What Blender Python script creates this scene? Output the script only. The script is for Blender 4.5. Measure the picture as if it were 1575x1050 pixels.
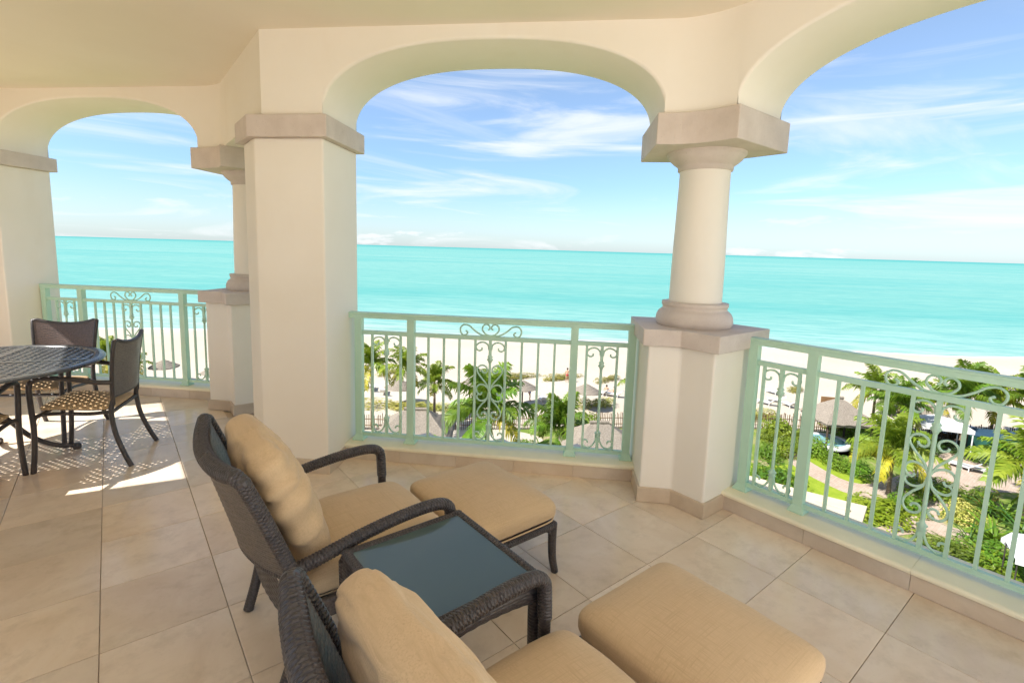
import bpy, math, random
from mathutils import Vector, Matrix, noise
random.seed(7)
R = math.radians
sc = bpy.context.scene
col = sc.collection
for o in list(bpy.data.objects):
    bpy.data.objects.remove(o)

# ---------------------------------------------------------------- camera
YAW, PIT, ROL, FPX, CX, CY = 0.66387, 0.1312, 0.0286, 771.39, 771.27, 484.05
W0, H0, EYE = 1575.0, 1050.0, 1.6
_f0 = Vector((math.sin(YAW), math.cos(YAW), 0)); _r0 = Vector((math.cos(YAW), -math.sin(YAW), 0)); _u0 = Vector((0, 0, 1))
CF = _f0 * math.cos(PIT) - _u0 * math.sin(PIT); _u1 = _u0 * math.cos(PIT) + _f0 * math.sin(PIT)
CR = _r0 * math.cos(ROL) + _u1 * math.sin(ROL); CU = _u1 * math.cos(ROL) - _r0 * math.sin(ROL)
cd = bpy.data.cameras.new('camera'); cam = bpy.data.objects.new('camera', cd); col.objects.link(cam)
cam.matrix_world = Matrix(((CR.x, CU.x, -CF.x, 0), (CR.y, CU.y, -CF.y, 0), (CR.z, CU.z, -CF.z, EYE), (0, 0, 0, 1)))
cd.sensor_width = 36; cd.sensor_fit = 'HORIZONTAL'; cd.lens = FPX / W0 * 36
cd.shift_x = (W0 / 2 - CX) / W0; cd.shift_y = (CY - H0 / 2) / W0
cd.clip_start = 0.05; cd.clip_end = 60000
sc.camera = cam

# ---------------------------------------------------------------- light
SUN_DIR = Vector((0.97, -0.22, 0)).normalized(); SUN_EL = R(48)
TO_SUN = Vector((-SUN_DIR.x * math.cos(SUN_EL), -SUN_DIR.y * math.cos(SUN_EL), math.sin(SUN_EL)))
sl = bpy.data.lights.new('sun', 'SUN'); sl.energy = 2.8; sl.angle = R(0.6); sl.color = (1.0, 0.962, 0.905)
so = bpy.data.objects.new('sun', sl); col.objects.link(so)
so.rotation_euler = TO_SUN.to_track_quat('Z', 'Y').to_euler(); so.location = TO_SUN * 60
w = bpy.data.worlds.new('World'); sc.world = w; w.use_nodes = True
nt = w.node_tree; nt.nodes.clear()
def wn(t, **k):
    n = nt.nodes.new(t)
    for a, b in k.items(): setattr(n, a, b)
    return n
def wl(a, b): nt.links.new(a, b)
sky = wn('ShaderNodeTexSky', sky_type='NISHITA', sun_disc=False)
sky.sun_elevation = SUN_EL; sky.sun_rotation = math.atan2(TO_SUN.x, TO_SUN.y); sky.air_density = 1.0; sky.dust_density = 0.6; sky.ozone_density = 1.4
tc = wn('ShaderNodeTexCoord'); sep = wn('ShaderNodeSeparateXYZ'); wl(tc.outputs['Generated'], sep.inputs[0])
def wm(op, a, b=None, c=None, clamp=False):
    n = wn('ShaderNodeMath', operation=op); n.use_clamp = clamp
    for i, x in enumerate((a, b, c)):
        if x is None: continue
        if isinstance(x, (int, float)): n.inputs[i].default_value = x
        else: wl(x, n.inputs[i])
    return n.outputs[0]
zc = wm('MAXIMUM', sep.outputs[2], 0.0)
den = wm('ADD', zc, 0.10)
cmb = wn('ShaderNodeCombineXYZ'); wl(wm('DIVIDE', sep.outputs[0], den), cmb.inputs[0]); wl(wm('DIVIDE', sep.outputs[1], den), cmb.inputs[1])
mp = wn('ShaderNodeMapping'); mp.inputs['Rotation'].default_value = (0, 0, R(-47)); mp.inputs['Scale'].default_value = (0.33, 1.0, 1); wl(cmb.outputs[0], mp.inputs[0])
n1 = wn('ShaderNodeTexNoise'); n1.inputs['Scale'].default_value = 1.1; n1.inputs['Detail'].default_value = 9; n1.inputs['Roughness'].default_value = 0.56; n1.inputs['Distortion'].default_value = 0.6; wl(mp.outputs[0], n1.inputs['Vector'])
mp2 = wn('ShaderNodeMapping'); mp2.inputs['Scale'].default_value = (6, 6, 26); mp2.inputs['Location'].default_value = (3.1, 1.2, 0.2); wl(tc.outputs['Generated'], mp2.inputs[0])
n2 = wn('ShaderNodeTexNoise'); n2.inputs['Scale'].default_value = 1.0; n2.inputs['Detail'].default_value = 6; n2.inputs['Roughness'].default_value = 0.6; wl(mp2.outputs[0], n2.inputs['Vector'])
def wr(x, a, b, c=0.0, d=1.0):
    n = wn('ShaderNodeMapRange', interpolation_type='SMOOTHSTEP'); n.clamp = True
    wl(x, n.inputs[0]); n.inputs[1].default_value = a; n.inputs[2].default_value = b; n.inputs[3].default_value = c; n.inputs[4].default_value = d
    return n.outputs[0]
mp3 = wn('ShaderNodeMapping'); mp3.inputs['Scale'].default_value = (1.7, 1.7, 13); mp3.inputs['Location'].default_value = (1.7, 0.4, 0.3); mp3.inputs['Rotation'].default_value = (R(3), R(-2), 0); wl(tc.outputs['Generated'], mp3.inputs[0])
n3 = wn('ShaderNodeTexNoise'); n3.inputs['Scale'].default_value = 1.5; n3.inputs['Detail'].default_value = 10; n3.inputs['Roughness'].default_value = 0.57; n3.inputs['Distortion'].default_value = 0.9; wl(mp3.outputs[0], n3.inputs['Vector'])
streak = wm('MAXIMUM', wm('MULTIPLY', wr(n1.outputs[0], 0.52, 0.80), 0.6), wm('MULTIPLY', wm('MULTIPLY', wr(n3.outputs[0], 0.43, 0.74), 0.85), wr(sep.outputs[2], 0.45, 0.2)))
low = wm('MULTIPLY', wr(n2.outputs[0], 0.55, 0.68), wr(sep.outputs[2], 0.11, 0.03))
veil = wr(sep.outputs[2], 0.13, 0.0, 0.0, 0.35)
cl = wm('MAXIMUM', wm('MAXIMUM', streak, wm('MULTIPLY', low, 0.8)), veil)
hs = wn('ShaderNodeMix', data_type='RGBA', blend_type='MULTIPLY'); hs.inputs[0].default_value = 1.0
hr = wn('ShaderNodeValToRGB'); wl(sep.outputs[2], hr.inputs[0]); hr.color_ramp.interpolation = 'EASE'
e = hr.color_ramp.elements; e[0].position = 0.0; e[0].color = (0.60, 0.80, 1.03, 1); e[1].position = 0.42; e[1].color = (1.12, 1.08, 1.06, 1)
wl(sky.outputs[0], hs.inputs[6]); wl(hr.outputs[0], hs.inputs[7])
mx = wn('ShaderNodeMix', data_type='RGBA'); wl(cl, mx.inputs[0]); wl(hs.outputs[2], mx.inputs[6]); mx.inputs[7].default_value = (5.3, 5.45, 5.6, 1)
bg = wn('ShaderNodeBackground'); bg.inputs[1].default_value = 0.054; wl(mx.outputs[2], bg.inputs[0])
wo = wn('ShaderNodeOutputWorld'); wl(bg.outputs[0], wo.inputs[0])
vs = sc.view_settings; vs.view_transform = 'Standard'; vs.look = 'None'; vs.gamma = 1.0; vs.use_curve_mapping = False; vs.exposure = 1.9
sc.render.engine = 'CYCLES'; cy = sc.cycles
cy.use_denoising = True; cy.max_bounces = 12; cy.diffuse_bounces = 8; cy.glossy_bounces = 4; cy.transmission_bounces = 6; cy.transparent_max_bounces = 8
cy.sample_clamp_indirect = 8.0; cy.caustics_reflective = False; cy.caustics_refractive = False

def gp(px, py, z):
    """where the line of sight through a spot of the photograph meets the level z (used to read off plan positions)"""
    d = CF + CR * ((px - CX) / FPX) - CU * ((py - CY) / FPX)
    t = (z - EYE) / d.z
    return Vector((d.x * t, d.y * t, z))
def hz(base, py):
    """height of a point standing over base that shows at row py"""
    lo, hi = -15.0, 12.0
    for _ in range(40):
        m = (lo + hi) / 2; q = Vector((base.x, base.y, m - EYE))
        y = CY - FPX * q.dot(CU) / q.dot(CF)
        if y > py: lo = m
        else: hi = m
    return lo

# ---------------------------------------------------------------- materials
class NT:
    def __init__(s, name):
        s.m = bpy.data.materials.new(name); s.m.use_nodes = True; s.t = s.m.node_tree
        s.p = s.t.nodes['Principled BSDF']; s.out = s.t.nodes['Material Output']
    def n(s, t, ins=None, **k):
        x = s.t.nodes.new(t)
        for a, b in k.items(): setattr(x, a, b)
        for a, b in (ins or {}).items(): s.set(x, a, b)
        return x
    def set(s, x, a, b):
        if isinstance(b, bpy.types.NodeSocket): s.t.links.new(b, x.inputs[a])
        else: x.inputs[a].default_value = b
    def noise(s, vec, scale, detail=4, rough=0.55, dist=0.0):
        return s.n('ShaderNodeTexNoise', {'Vector': vec, 'Scale': scale, 'Detail': detail, 'Roughness': rough, 'Distortion': dist}).outputs[0]
    def mapv(s, vec, scale=(1, 1, 1), rot=(0, 0, 0), loc=(0, 0, 0)):
        return s.n('ShaderNodeMapping', {'Vector': vec, 'Scale': scale, 'Rotation': rot, 'Location': loc}).outputs[0]
    def ramp(s, fac, stops):
        x = s.n('ShaderNodeValToRGB', {'Fac': fac}); e = x.color_ramp.elements
        while len(e) < len(stops): e.new(0.5)
        for i, (p, c) in enumerate(stops):
            e[i].position = p; e[i].color = (*c, 1) if len(c) == 3 else c
        return x.outputs[0]
    def rng(s, v, a, b, c, d):
        return s.n('ShaderNodeMapRange', {0: v, 1: a, 2: b, 3: c, 4: d}).outputs[0]
    def mix(s, f, a, b, blend='MIX'):
        x = s.n('ShaderNodeMix', data_type='RGBA', blend_type=blend)
        s.set(x, 0, f); s.set(x, 6, a if not isinstance(a, tuple) else (*a, 1)); s.set(x, 7, b if not isinstance(b, tuple) else (*b, 1))
        return x.outputs[2]
    def math(s, op, a, b=0.0):
        return s.n('ShaderNodeMath', {0: a, 1: b}, operation=op).outputs[0]
    def bump(s, h, strength=0.3, dist=0.01):
        b = s.n('ShaderNodeBump', {'Height': h, 'Strength': strength, 'Distance': dist}); s.set(s.p, 'Normal', b.outputs[0]); return b
    def base(s, c): s.set(s.p, 'Base Color', c if not isinstance(c, tuple) else (*c, 1))
    def rough(s, r): s.set(s.p, 'Roughness', r)
    def spec(s, r): s.set(s.p, 'Specular IOR Level', r)
    def obj(s): return s.n('ShaderNodeTexCoord').outputs['Object']
    def pos(s): return s.n('ShaderNodeNewGeometry').outputs['Position']
    def rnd(s): return s.n('ShaderNodeObjectInfo').outputs['Random']
M = {}
def simple(name, c, rough=0.6, spec=0.4, var=0.08, scale=6, bump=0.0, bscale=40, metal=0.0):
    t = NT(name); v = t.obj()
    n = t.noise(v, scale, 5)
    lo = tuple(x * (1 - var) for x in c); hi = tuple(min(1, x * (1 + var)) for x in c)
    t.base(t.ramp(n, [(0.3, lo), (0.7, hi)])); t.rough(t.rng(n, 0.3, 0.7, max(0.02, rough - 0.06), rough + 0.06)); t.spec(spec)
    t.set(t.p, 'Metallic', metal)
    if bump: t.bump(t.noise(v, bscale, 5), bump, 0.004)
    M[name] = t.m; return t
# stucco, cream
t = NT('stucco'); v = t.pos()
n = t.noise(v, 1.3, 5); n_ = t.noise(v, 260, 3)
st_ = t.noise(t.mapv(v, (2.2, 2.2, 0.7)), 1.0, 7, 0.62)
t.base(t.mix(t.rng(st_, 0.56, 0.74, 0, 0.35), t.ramp(n, [(0.3, (0.845, 0.775, 0.665)), (0.7, (0.88, 0.82, 0.725))]), (0.79, 0.70, 0.57))); t.rough(0.75); t.spec(0.2)
t.bump(t.math('ADD', t.noise(v, 3.5, 3), t.math('MULTIPLY', n_, 0.12)), 0.35, 0.012); M['stucco'] = t.m
t = NT('ceiling_plaster'); v = t.pos()
t.base(t.ramp(t.noise(v, 0.9, 5), [(0.3, (0.81, 0.725, 0.585)), (0.7, (0.85, 0.775, 0.645))])); t.rough(0.85); t.spec(0.15)
t.bump(t.noise(v, 2.0, 4), 0.2, 0.012); M['ceiling'] = t.m
# cast stone, pinkish
t = NT('cast_stone'); v = t.pos()
n = t.noise(v, 7, 6, 0.6); n2_ = t.noise(v, 90, 3)
c = t.ramp(n, [(0.25, (0.575, 0.485, 0.42)), (0.75, (0.69, 0.60, 0.53))])
t.base(t.mix(t.rng(n2_, 0.62, 0.75, 0, 0.35), c, (0.40, 0.31, 0.26))); t.rough(0.7); t.spec(0.3); t.bump(n2_, 0.25, 0.004); M['stone'] = t.m
# travertine tile: one random shade and offset for each tile
def travertine(name, a, b, c_, rough):
    t = NT(name); v = t.pos(); rn = t.rnd()
    off = t.n('ShaderNodeVectorMath', {0: v, 1: t.n('ShaderNodeCombineXYZ', {0: t.math('MULTIPLY', rn, 37.0), 1: t.math('MULTIPLY', rn, 91.0), 2: t.math('MULTIPLY', rn, 13.0)}).outputs[0]}, operation='ADD').outputs[0]
    cloud = t.noise(off, 3.2, 6, 0.6, 0.8)
    vein = t.noise(t.mapv(off, (2.0, 4.5, 4.5), (0, 0, 0.5)), 1.6, 7, 0.6, 0.8)
    base = t.ramp(cloud, [(0.28, a), (0.52, b), (0.78, c_)])
    base = t.mix(t.rng(vein, 0.55, 0.75, 0, 0.35), base, tuple(x * 0.82 for x in a))
    base = t.mix(t.rng(t.noise(off, 1.1, 3), 0.45, 0.75, 0, 0.5), base, (0.60, 0.455, 0.30))
    base = t.mix(t.rng(t.noise(off, 9, 8, 0.68), 0.50, 0.70, 0, 0.45), base, (0.54, 0.42, 0.295))
    base = t.mix(t.rng(t.noise(off, 70, 5, 0.7), 0.58, 0.75, 0, 0.25), base, (0.50, 0.39, 0.27))
    pit = t.noise(t.mapv(off, (1, 1.8, 1)), 55, 4, 0.7)
    pm = t.math('MULTIPLY', t.rng(pit, 0.66, 0.72, 0, 1), t.rng(t.noise(off, 2.6, 3), 0.5, 0.65, 0, 1))
    base = t.mix(t.math('MULTIPLY', pm, 0.5), base, (0.30, 0.21, 0.13))
    hsv = t.n('ShaderNodeHueSaturation', {'Color': base, 'Value': t.rng(rn, 0, 1, 0.90, 1.07), 'Saturation': t.rng(t.math('FRACT', t.math('MULTIPLY', rn, 7.3)), 0, 1, 0.85, 1.08)})
    t.base(hsv.outputs[0]); t.rough(t.rng(t.noise(v, 0.7, 2), 0.3, 0.7, rough, rough + 0.08)); t.spec(0.5)
    t.bump(t.math('SUBTRACT', t.math('MULTIPLY', t.noise(off, 6, 2), 0.10), t.math('MULTIPLY', pm, 0.6)), 0.05, 0.003)
    M[name] = t.m
travertine('travertine', (0.71, 0.56, 0.41), (0.775, 0.635, 0.485), (0.825, 0.71, 0.575), 0.16)
travertine('travertine_kerb', (0.55, 0.43, 0.31), (0.63, 0.51, 0.385), (0.69, 0.575, 0.45), 0.45)
simple('grout', (0.56, 0.45, 0.33), 0.9, 0.2)
simple('bounce_render', (0.86, 0.84, 0.80), 0.8, 0.2, 0.03, 1.5, 0.2, 60)
simple('bounce_paving', (0.76, 0.72, 0.66), 0.6, 0.3, 0.05, 2)
simple('sill_stone', (0.86, 0.78, 0.57), 0.5, 0.4, 0.06, 5, 0.1, 60)
# mint painted metal
t = NT('mint_paint'); v = t.pos()
n = t.noise(v, 5, 5)
c = t.ramp(n, [(0.3, (0.45, 0.655, 0.50)), (0.7, (0.50, 0.70, 0.55))])
c = t.mix(t.rng(t.noise(v, 38, 5, 0.7), 0.66, 0.76, 0, 0.35), c, (0.40, 0.50, 0.32))
t.base(c); t.rough(0.38); t.spec(0.45); t.bump(t.noise(v, 120, 3), 0.06, 0.002); M['mint'] = t.m
# wicker
def wicker(name, c1, c2, rough):
    t = NT(name); v = t.obj()
    n = t.noise(v, 130, 3); n2 = t.noise(v, 9, 4)
    t.base(t.mix(t.rng(n, 0.35, 0.65, 0, 1), c1, c2)); t.rough(t.rng(n2, 0.3, 0.7, rough - 0.08, rough + 0.1)); t.spec(0.45)
    t.bump(n, 0.15, 0.001); M[name] = t.m
wicker('wicker', (0.036, 0.030, 0.029), (0.078, 0.066, 0.063), 0.33)
wicker('wicker_panel', (0.085, 0.070, 0.060), (0.16, 0.132, 0.113), 0.42)
wicker('wicker_brown', (0.075, 0.052, 0.045), (0.13, 0.092, 0.08), 0.5)
simple('dark_metal', (0.045, 0.037, 0.036), 0.42, 0.5, 0.15)
simple('table_metal', (0.060, 0.064, 0.068), 0.26, 0.8, 0.15)
# fabric
t = NT('fabric'); v = t.obj()
wx = t.n('ShaderNodeTexWave', {'Vector': v, 'Scale': 150.0, 'Distortion': 1.5, 'Detail': 2.0}, wave_type='BANDS', bands_direction='X').outputs['Fac']
wy = t.n('ShaderNodeTexWave', {'Vector': v, 'Scale': 150.0, 'Distortion': 1.5, 'Detail': 2.0}, wave_type='BANDS', bands_direction='Y').outputs['Fac']
sx = t.noise(t.mapv(v, (7, 260, 60)), 1.0, 3, 0.6); sy = t.noise(t.mapv(v, (260, 7, 260)), 1.0, 3, 0.6)
sl_ = t.math('MAXIMUM', sx, sy)
big = t.noise(v, 4, 4)
c = t.ramp(sl_, [(0.45, (0.635, 0.455, 0.265)), (0.75, (0.50, 0.345, 0.19))])
t.base(t.mix(t.rng(big, 0.3, 0.7, 0, 0.5), c, (0.66, 0.48, 0.285))); t.rough(0.85); t.spec(0.15)
t.set(t.p, 'Sheen Weight', 0.15)
t.bump(t.math('ADD', t.math('MULTIPLY', t.math('ADD', wx, wy), 0.4), sl_), 0.2, 0.002); M['fabric'] = t.m
simple('seat_fabric', (0.54, 0.375, 0.215), 0.85, 0.15, 0.1, 8)
# tinted glass top
t = NT('tinted_glass'); v = t.obj()
t.base(t.ramp(t.noise(v, 3, 4), [(0.3, (0.085, 0.122, 0.114)), (0.7, (0.09, 0.128, 0.119))])); t.rough(0.11); t.spec(0.6); t.set(t.p, 'IOR', 1.55); M['glass'] = t.m
# outdoors
t = NT('sand'); v = t.pos()
n = t.noise(v, 0.06, 6); f = t.noise(v, 2.2, 6, 0.65)
c = t.ramp(n, [(0.35, (0.41, 0.355, 0.28)), (0.65, (0.46, 0.41, 0.33))])
t.base(t.mix(t.rng(f, 0.52, 0.70, 0, 0.35), c, (0.34, 0.28, 0.205))); t.rough(0.95); t.spec(0.1); t.bump(f, 0.6, 0.15); M['sand'] = t.m
t = NT('garden_soil'); v = t.pos()
t.base(t.ramp(t.noise(v, 0.8, 7, 0.65), [(0.35, (0.10, 0.16, 0.025)), (0.52, (0.14, 0.19, 0.035)), (0.64, (0.30, 0.25, 0.14))])); t.rough(0.95); t.spec(0.1); M['soil'] = t.m
t = NT('lawn_grass'); v = t.pos()
t.base(t.ramp(t.noise(v, 1.4, 8, 0.7), [(0.3, (0.16, 0.235, 0.014)), (0.7, (0.25, 0.31, 0.03))])); t.rough(0.9); t.spec(0.15); t.bump(t.noise(v, 30, 4), 0.6, 0.05); M['lawn'] = t.m
t = NT('path_paving'); v = t.pos()
br = t.n('ShaderNodeTexBrick', {'Vector': v, 'Color1': (0.33, 0.25, 0.19, 1), 'Color2': (0.39, 0.31, 0.245, 1), 'Mortar': (0.25, 0.19, 0.14, 1), 'Scale': 1.6, 'Mortar Size': 0.012})
t.base(t.mix(t.rng(t.noise(v, 0.9, 5), 0.4, 0.7, 0, 0.5), br.outputs[0], (0.42, 0.35, 0.28))); t.rough(0.85); t.spec(0.2); M['paving'] = t.m
t = NT('sea_water'); v = t.pos()
mpv = t.mapv(v, (1, 1, 1), (0, 0, R(45)))
sepn = t.n('ShaderNodeSeparateXYZ', {0: mpv}); u_ = sepn.outputs[1]
far = t.noise(t.mapv(mpv, (0.0035, 0.02, 1)), 1.0, 6, 0.6)
dist = t.math('ADD', u_, t.math('MULTIPLY', t.math('SUBTRACT', t.noise(t.mapv(mpv, (0.02, 0.05, 1)), 1.0, 4), 0.5), 24.0))
lg = t.math('LOGARITHM', t.math('MAXIMUM', dist, 60.0), 10.0)
c = t.ramp(t.rng(lg, 1.95, 3.9, 0, 1), [(0.0, (0.40, 0.50, 0.43)), (0.035, (0.27, 0.47, 0.415)), (0.14, (0.17, 0.40, 0.345)), (0.45, (0.225, 0.425, 0.37)), (0.80, (0.18, 0.40, 0.35)), (1.0, (0.055, 0.30, 0.28))])
c = t.mix(t.rng(far, 0.45, 0.62, 0, 0.45), c, (0.07, 0.34, 0.31))
c = t.mix(t.rng(t.noise(t.mapv(mpv, (0.012, 0.11, 1), loc=(4, 9, 0)), 1.0, 7, 0.65), 0.56, 0.72, 0, 0.5), c, (0.28, 0.48, 0.42))
chop = t.noise(t.mapv(mpv, (0.10, 0.45, 1)), 1.0, 6, 0.68)
c = t.mix(t.rng(chop, 0.36, 0.60, 0.55, 0), c, (0.07, 0.31, 0.29))
df = t.n('ShaderNodeBsdfDiffuse', {'Color': t.n('ShaderNodeHueSaturation', {'Color': c, 'Value': 0.80, 'Saturation': 1.05}).outputs[0]}); bp = t.n('ShaderNodeBump', {'Height': chop, 'Strength': 0.5, 'Distance': 0.6}); t.set(df, 'Normal', bp.outputs[0])
gl = t.n('ShaderNodeBsdfGlossy', {'Color': (1, 1, 1, 1), 'Roughness': 0.25, 'Normal': bp.outputs[0]})
ms = t.n('ShaderNodeMixShader', {0: 0.12, 1: df.outputs[0], 2: gl.outputs[0]}); t.set(t.out, 'Surface', ms.outputs[0]); M['sea'] = t.m
def foliage(name, a, b, trans=0.35, dry=None):
    t = NT(name); v = t.obj(); rn = t.rnd(); 
    n = t.noise(v, 2.2, 4, 0.6)
    c = t.mix(t.rng(n, 0.35, 0.65, 0, 1), a, b)
    if dry: c = t.mix(t.rng(t.noise(v, 0.9, 3), 0.56, 0.68, 0, 0.9), c, dry)
    hs = t.n('ShaderNodeHueSaturation', {'Color': c, 'Value': t.rng(rn, 0, 1, 0.75, 1.3), 'Hue': t.rng(t.math('FRACT', t.math('MULTIPLY', rn, 5.7)), 0, 1, 0.485, 0.51)})
    d = t.n('ShaderNodeBsdfPrincipled', {'Base Color': hs.outputs[0], 'Roughness': 0.45, 'Specular IOR Level': 0.35})
    tr = t.n('ShaderNodeBsdfTranslucent', {'Color': t.mix(0.55, hs.outputs[0], (0.34, 0.42, 0.03))})
    t.set(t.out, 'Surface', t.n('ShaderNodeMixShader', {0: trans, 1: d.outputs[0], 2: tr.outputs[0]}).outputs[0]); M[name] = t.m
foliage('palm_leaf', (0.115, 0.19, 0.014), (0.22, 0.285, 0.025))
foliage('palm_leaf_yellow', (0.24, 0.24, 0.02), (0.42, 0.36, 0.03))
foliage('palm_leaf_lush', (0.075, 0.165, 0.016), (0.15, 0.245, 0.02))
foliage('hedge_leaf', (0.07, 0.165, 0.013), (0.15, 0.25, 0.018))
foliage('bright_leaf', (0.12, 0.20, 0.012), (0.22, 0.28, 0.02))
foliage('dark_leaf', (0.025, 0.075, 0.016), (0.06, 0.125, 0.018), 0.25)
foliage('dune_leaf', (0.27, 0.28, 0.05), (0.42, 0.38, 0.10), 0.3)
foliage('flower_leaf', (0.07, 0.13, 0.015), (0.13, 0.17, 0.02), 0.3, (0.24, 0.08, 0.04))
simple('palm_trunk', (0.20, 0.15, 0.10), 0.9, 0.1, 0.3, 5, 0.5, 12)
t = NT('thatch'); v = t.obj()
st = t.noise(t.mapv(v, (9, 9, 1.2)), 1.6, 6, 0.7)
t.base(t.ramp(st, [(0.32, (0.15, 0.125, 0.098)), (0.68, (0.30, 0.26, 0.21))])); t.rough(0.95); t.spec(0.1); t.bump(st, 0.8, 0.06); M['thatch'] = t.m
simple('fence_wood', (0.14, 0.085, 0.04), 0.85, 0.15, 0.35, 3)
simple('dark_wood', (0.06, 0.042, 0.03), 0.7, 0.3, 0.3, 4)
simple('brown_board', (0.20, 0.11, 0.05), 0.7, 0.3, 0.2, 4)
simple('white_canvas', (0.58, 0.575, 0.56), 0.8, 0.2, 0.04, 2)
simple('white_plastic', (0.56, 0.555, 0.54), 0.5, 0.4, 0.04, 2)
simple('cream_render', (0.50, 0.42, 0.30), 0.8, 0.2, 0.06, 1.5, 0.2, 20)
simple('facade_render', (0.72, 0.62, 0.47), 0.8, 0.2, 0.06, 1.0)
simple('pool_water', (0.16, 0.34, 0.35), 0.08, 0.6, 0.12, 3)
simple('slate_paving', (0.22, 0.19, 0.19), 0.8, 0.3, 0.15, 3)
simple('navy_canvas', (0.02, 0.05, 0.085), 0.7, 0.3, 0.2, 3)
simple('green_canvas', (0.02, 0.085, 0.06), 0.7, 0.3, 0.2, 3)
simple('orange_plastic', (0.60, 0.16, 0.03), 0.5, 0.4, 0.06, 3)
simple('blue_plastic', (0.02, 0.22, 0.42), 0.5, 0.4, 0.06, 3)
simple('skin', (0.42, 0.24, 0.15), 0.6, 0.3, 0.06, 5)
simple('swimwear_red', (0.35, 0.05, 0.05), 0.8, 0.2, 0.06, 5)
simple('swimwear_blue', (0.04, 0.10, 0.30), 0.8, 0.2, 0.06, 5)
simple('hair', (0.03, 0.02, 0.015), 0.7, 0.3, 0.1, 5)

# ---------------------------------------------------------------- mesh builder and scene tree
class MB:
    def __init__(s): s.v = []; s.f = []; s.sm = []
    def add(s, vs, fs, smooth=False):
        b = len(s.v); s.v += [tuple(p) for p in vs]; s.f += [tuple(i + b for i in q) for q in fs]; s.sm += [smooth] * len(fs); return s
    def box(s, lo, hi):
        x0, y0, z0 = lo; x1, y1, z1 = hi
        return s.add([(x0, y0, z0), (x1, y0, z0), (x1, y1, z0), (x0, y1, z0), (x0, y0, z1), (x1, y0, z1), (x1, y1, z1), (x0, y1, z1)],
                     [(0, 3, 2, 1), (4, 5, 6, 7), (0, 1, 5, 4), (1, 2, 6, 5), (2, 3, 7, 6), (3, 0, 4, 7)])
    def obox(s, c, ax, ay, az, h):
        c = Vector(c); ax = Vector(ax) * h[0]; ay = Vector(ay) * h[1]; az = Vector(az) * h[2]
        P = [c + ax * i + ay * j + az * k for k in (-1, 1) for j in (-1, 1) for i in (-1, 1)]
        return s.add(P, [(0, 2, 3, 1), (4, 5, 7, 6), (0, 1, 5, 4), (1, 3, 7, 5), (3, 2, 6, 7), (2, 0, 4, 6)])
    def prism(s, poly, z0, z1):
        n = len(poly)
        vs = [(x, y, z0) for x, y in poly] + [(x, y, z1) for x, y in poly]
        return s.add(vs, [tuple(range(n - 1, -1, -1)), tuple(range(n, 2 * n))] + [(i, (i + 1) % n, n + (i + 1) % n, n + i) for i in range(n)])
    def lathe(s, prof, n=32, c=(0, 0), smooth=True, caps=True):
        vs = []; fs = []
        for r, z in prof:
            for k in range(n):
                a = 2 * math.pi * k / n; vs.append((c[0] + r * math.cos(a), c[1] + r * math.sin(a), z))
        for i in range(len(prof) - 1):
            for k in range(n):
                fs.append((i * n + k, i * n + (k + 1) % n, (i + 1) * n + (k + 1) % n, (i + 1) * n + k))
        s.add(vs, fs, smooth)
        if caps: s.add(vs[:n], [tuple(range(n - 1, -1, -1))]); s.add(vs[-n:], [tuple(range(n))])
        return s
    def tube(s, pts, r, n=8, rib=None, flat=1.0, up=None, smooth=True):
        """rib = (pitch, depth, braid): wrapped-strand relief along the tube; flat squeezes the second axis"""
        P = [Vector(p) for p in pts]
        rad = r if isinstance(r, (list, tuple)) else [r] * len(P)
        if rib:
            P, rad = resample(P, rad, rib[0] / (6 if rib[2] else 4))
            if rib[2]: smooth = False
        N = len(P); vs = []; fs = []; nrm = None; L = 0.0
        for i in range(N):
            t = (P[min(i + 1, N - 1)] - P[max(i - 1, 0)])
            t = t.normalized() if t.length > 1e-9 else Vector((0, 0, 1))
            if nrm is None:
                nrm = Vector(up) if up else (Vector((0, 0, 1)) if abs(t.z) < 0.9 else Vector((1, 0, 0)))
            nrm = nrm - t * nrm.dot(t); nrm = nrm.normalized() if nrm.length > 1e-6 else t.orthogonal().normalized()
            bi = t.cross(nrm)
            if i: L += (P[i] - P[i - 1]).length
            for k in range(n):
                a = 2 * math.pi * k / n; rr = rad[i]
                if rib:
                    ph = L / rib[0]
                    rr += rib[1] * (abs(math.sin(math.pi * (ph + (0.5 if rib[2] and int(k * rib[2] / n) % 2 else 0.0)))) ** 0.7 - 0.6)
                vs.append(P[i] + nrm * (rr * math.cos(a)) + bi * (rr * flat * math.sin(a)))
        for i in range(N - 1):
            for k in range(n):
                fs.append((i * n + k, i * n + (k + 1) % n, (i + 1) * n + (k + 1) % n, (i + 1) * n + k))
        s.add(vs, fs, smooth); s.add(vs[:n], [tuple(range(n - 1, -1, -1))]); s.add(vs[-n:], [tuple(range(n))])
        return s
    def grid(s, fn, nu, nv, smooth=True):
        vs = [fn(i / nu, j / nv) for j in range(nv + 1) for i in range(nu + 1)]
        fs = [(j * (nu + 1) + i, j * (nu + 1) + i + 1, (j + 1) * (nu + 1) + i + 1, (j + 1) * (nu + 1) + i) for j in range(nv) for i in range(nu)]
        return s.add(vs, fs, smooth)
    def mesh(s, name, mat):
        me = bpy.data.meshes.new(name); me.from_pydata(s.v, [], s.f); me.materials.append(M[mat])
        me.polygons.foreach_set('use_smooth', s.sm); me.update(); return me
    def build(s, name, mat, parent=None, loc=(0, 0, 0), rel=False, bevel=0.0, label=None):
        if rel and parent is not None:
            q = parent.location; s.v = [(a - q.x, b - q.y, c - q.z) for a, b, c in s.v]
        return link(name, s.mesh(name, mat), parent, loc, bevel, label)
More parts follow.
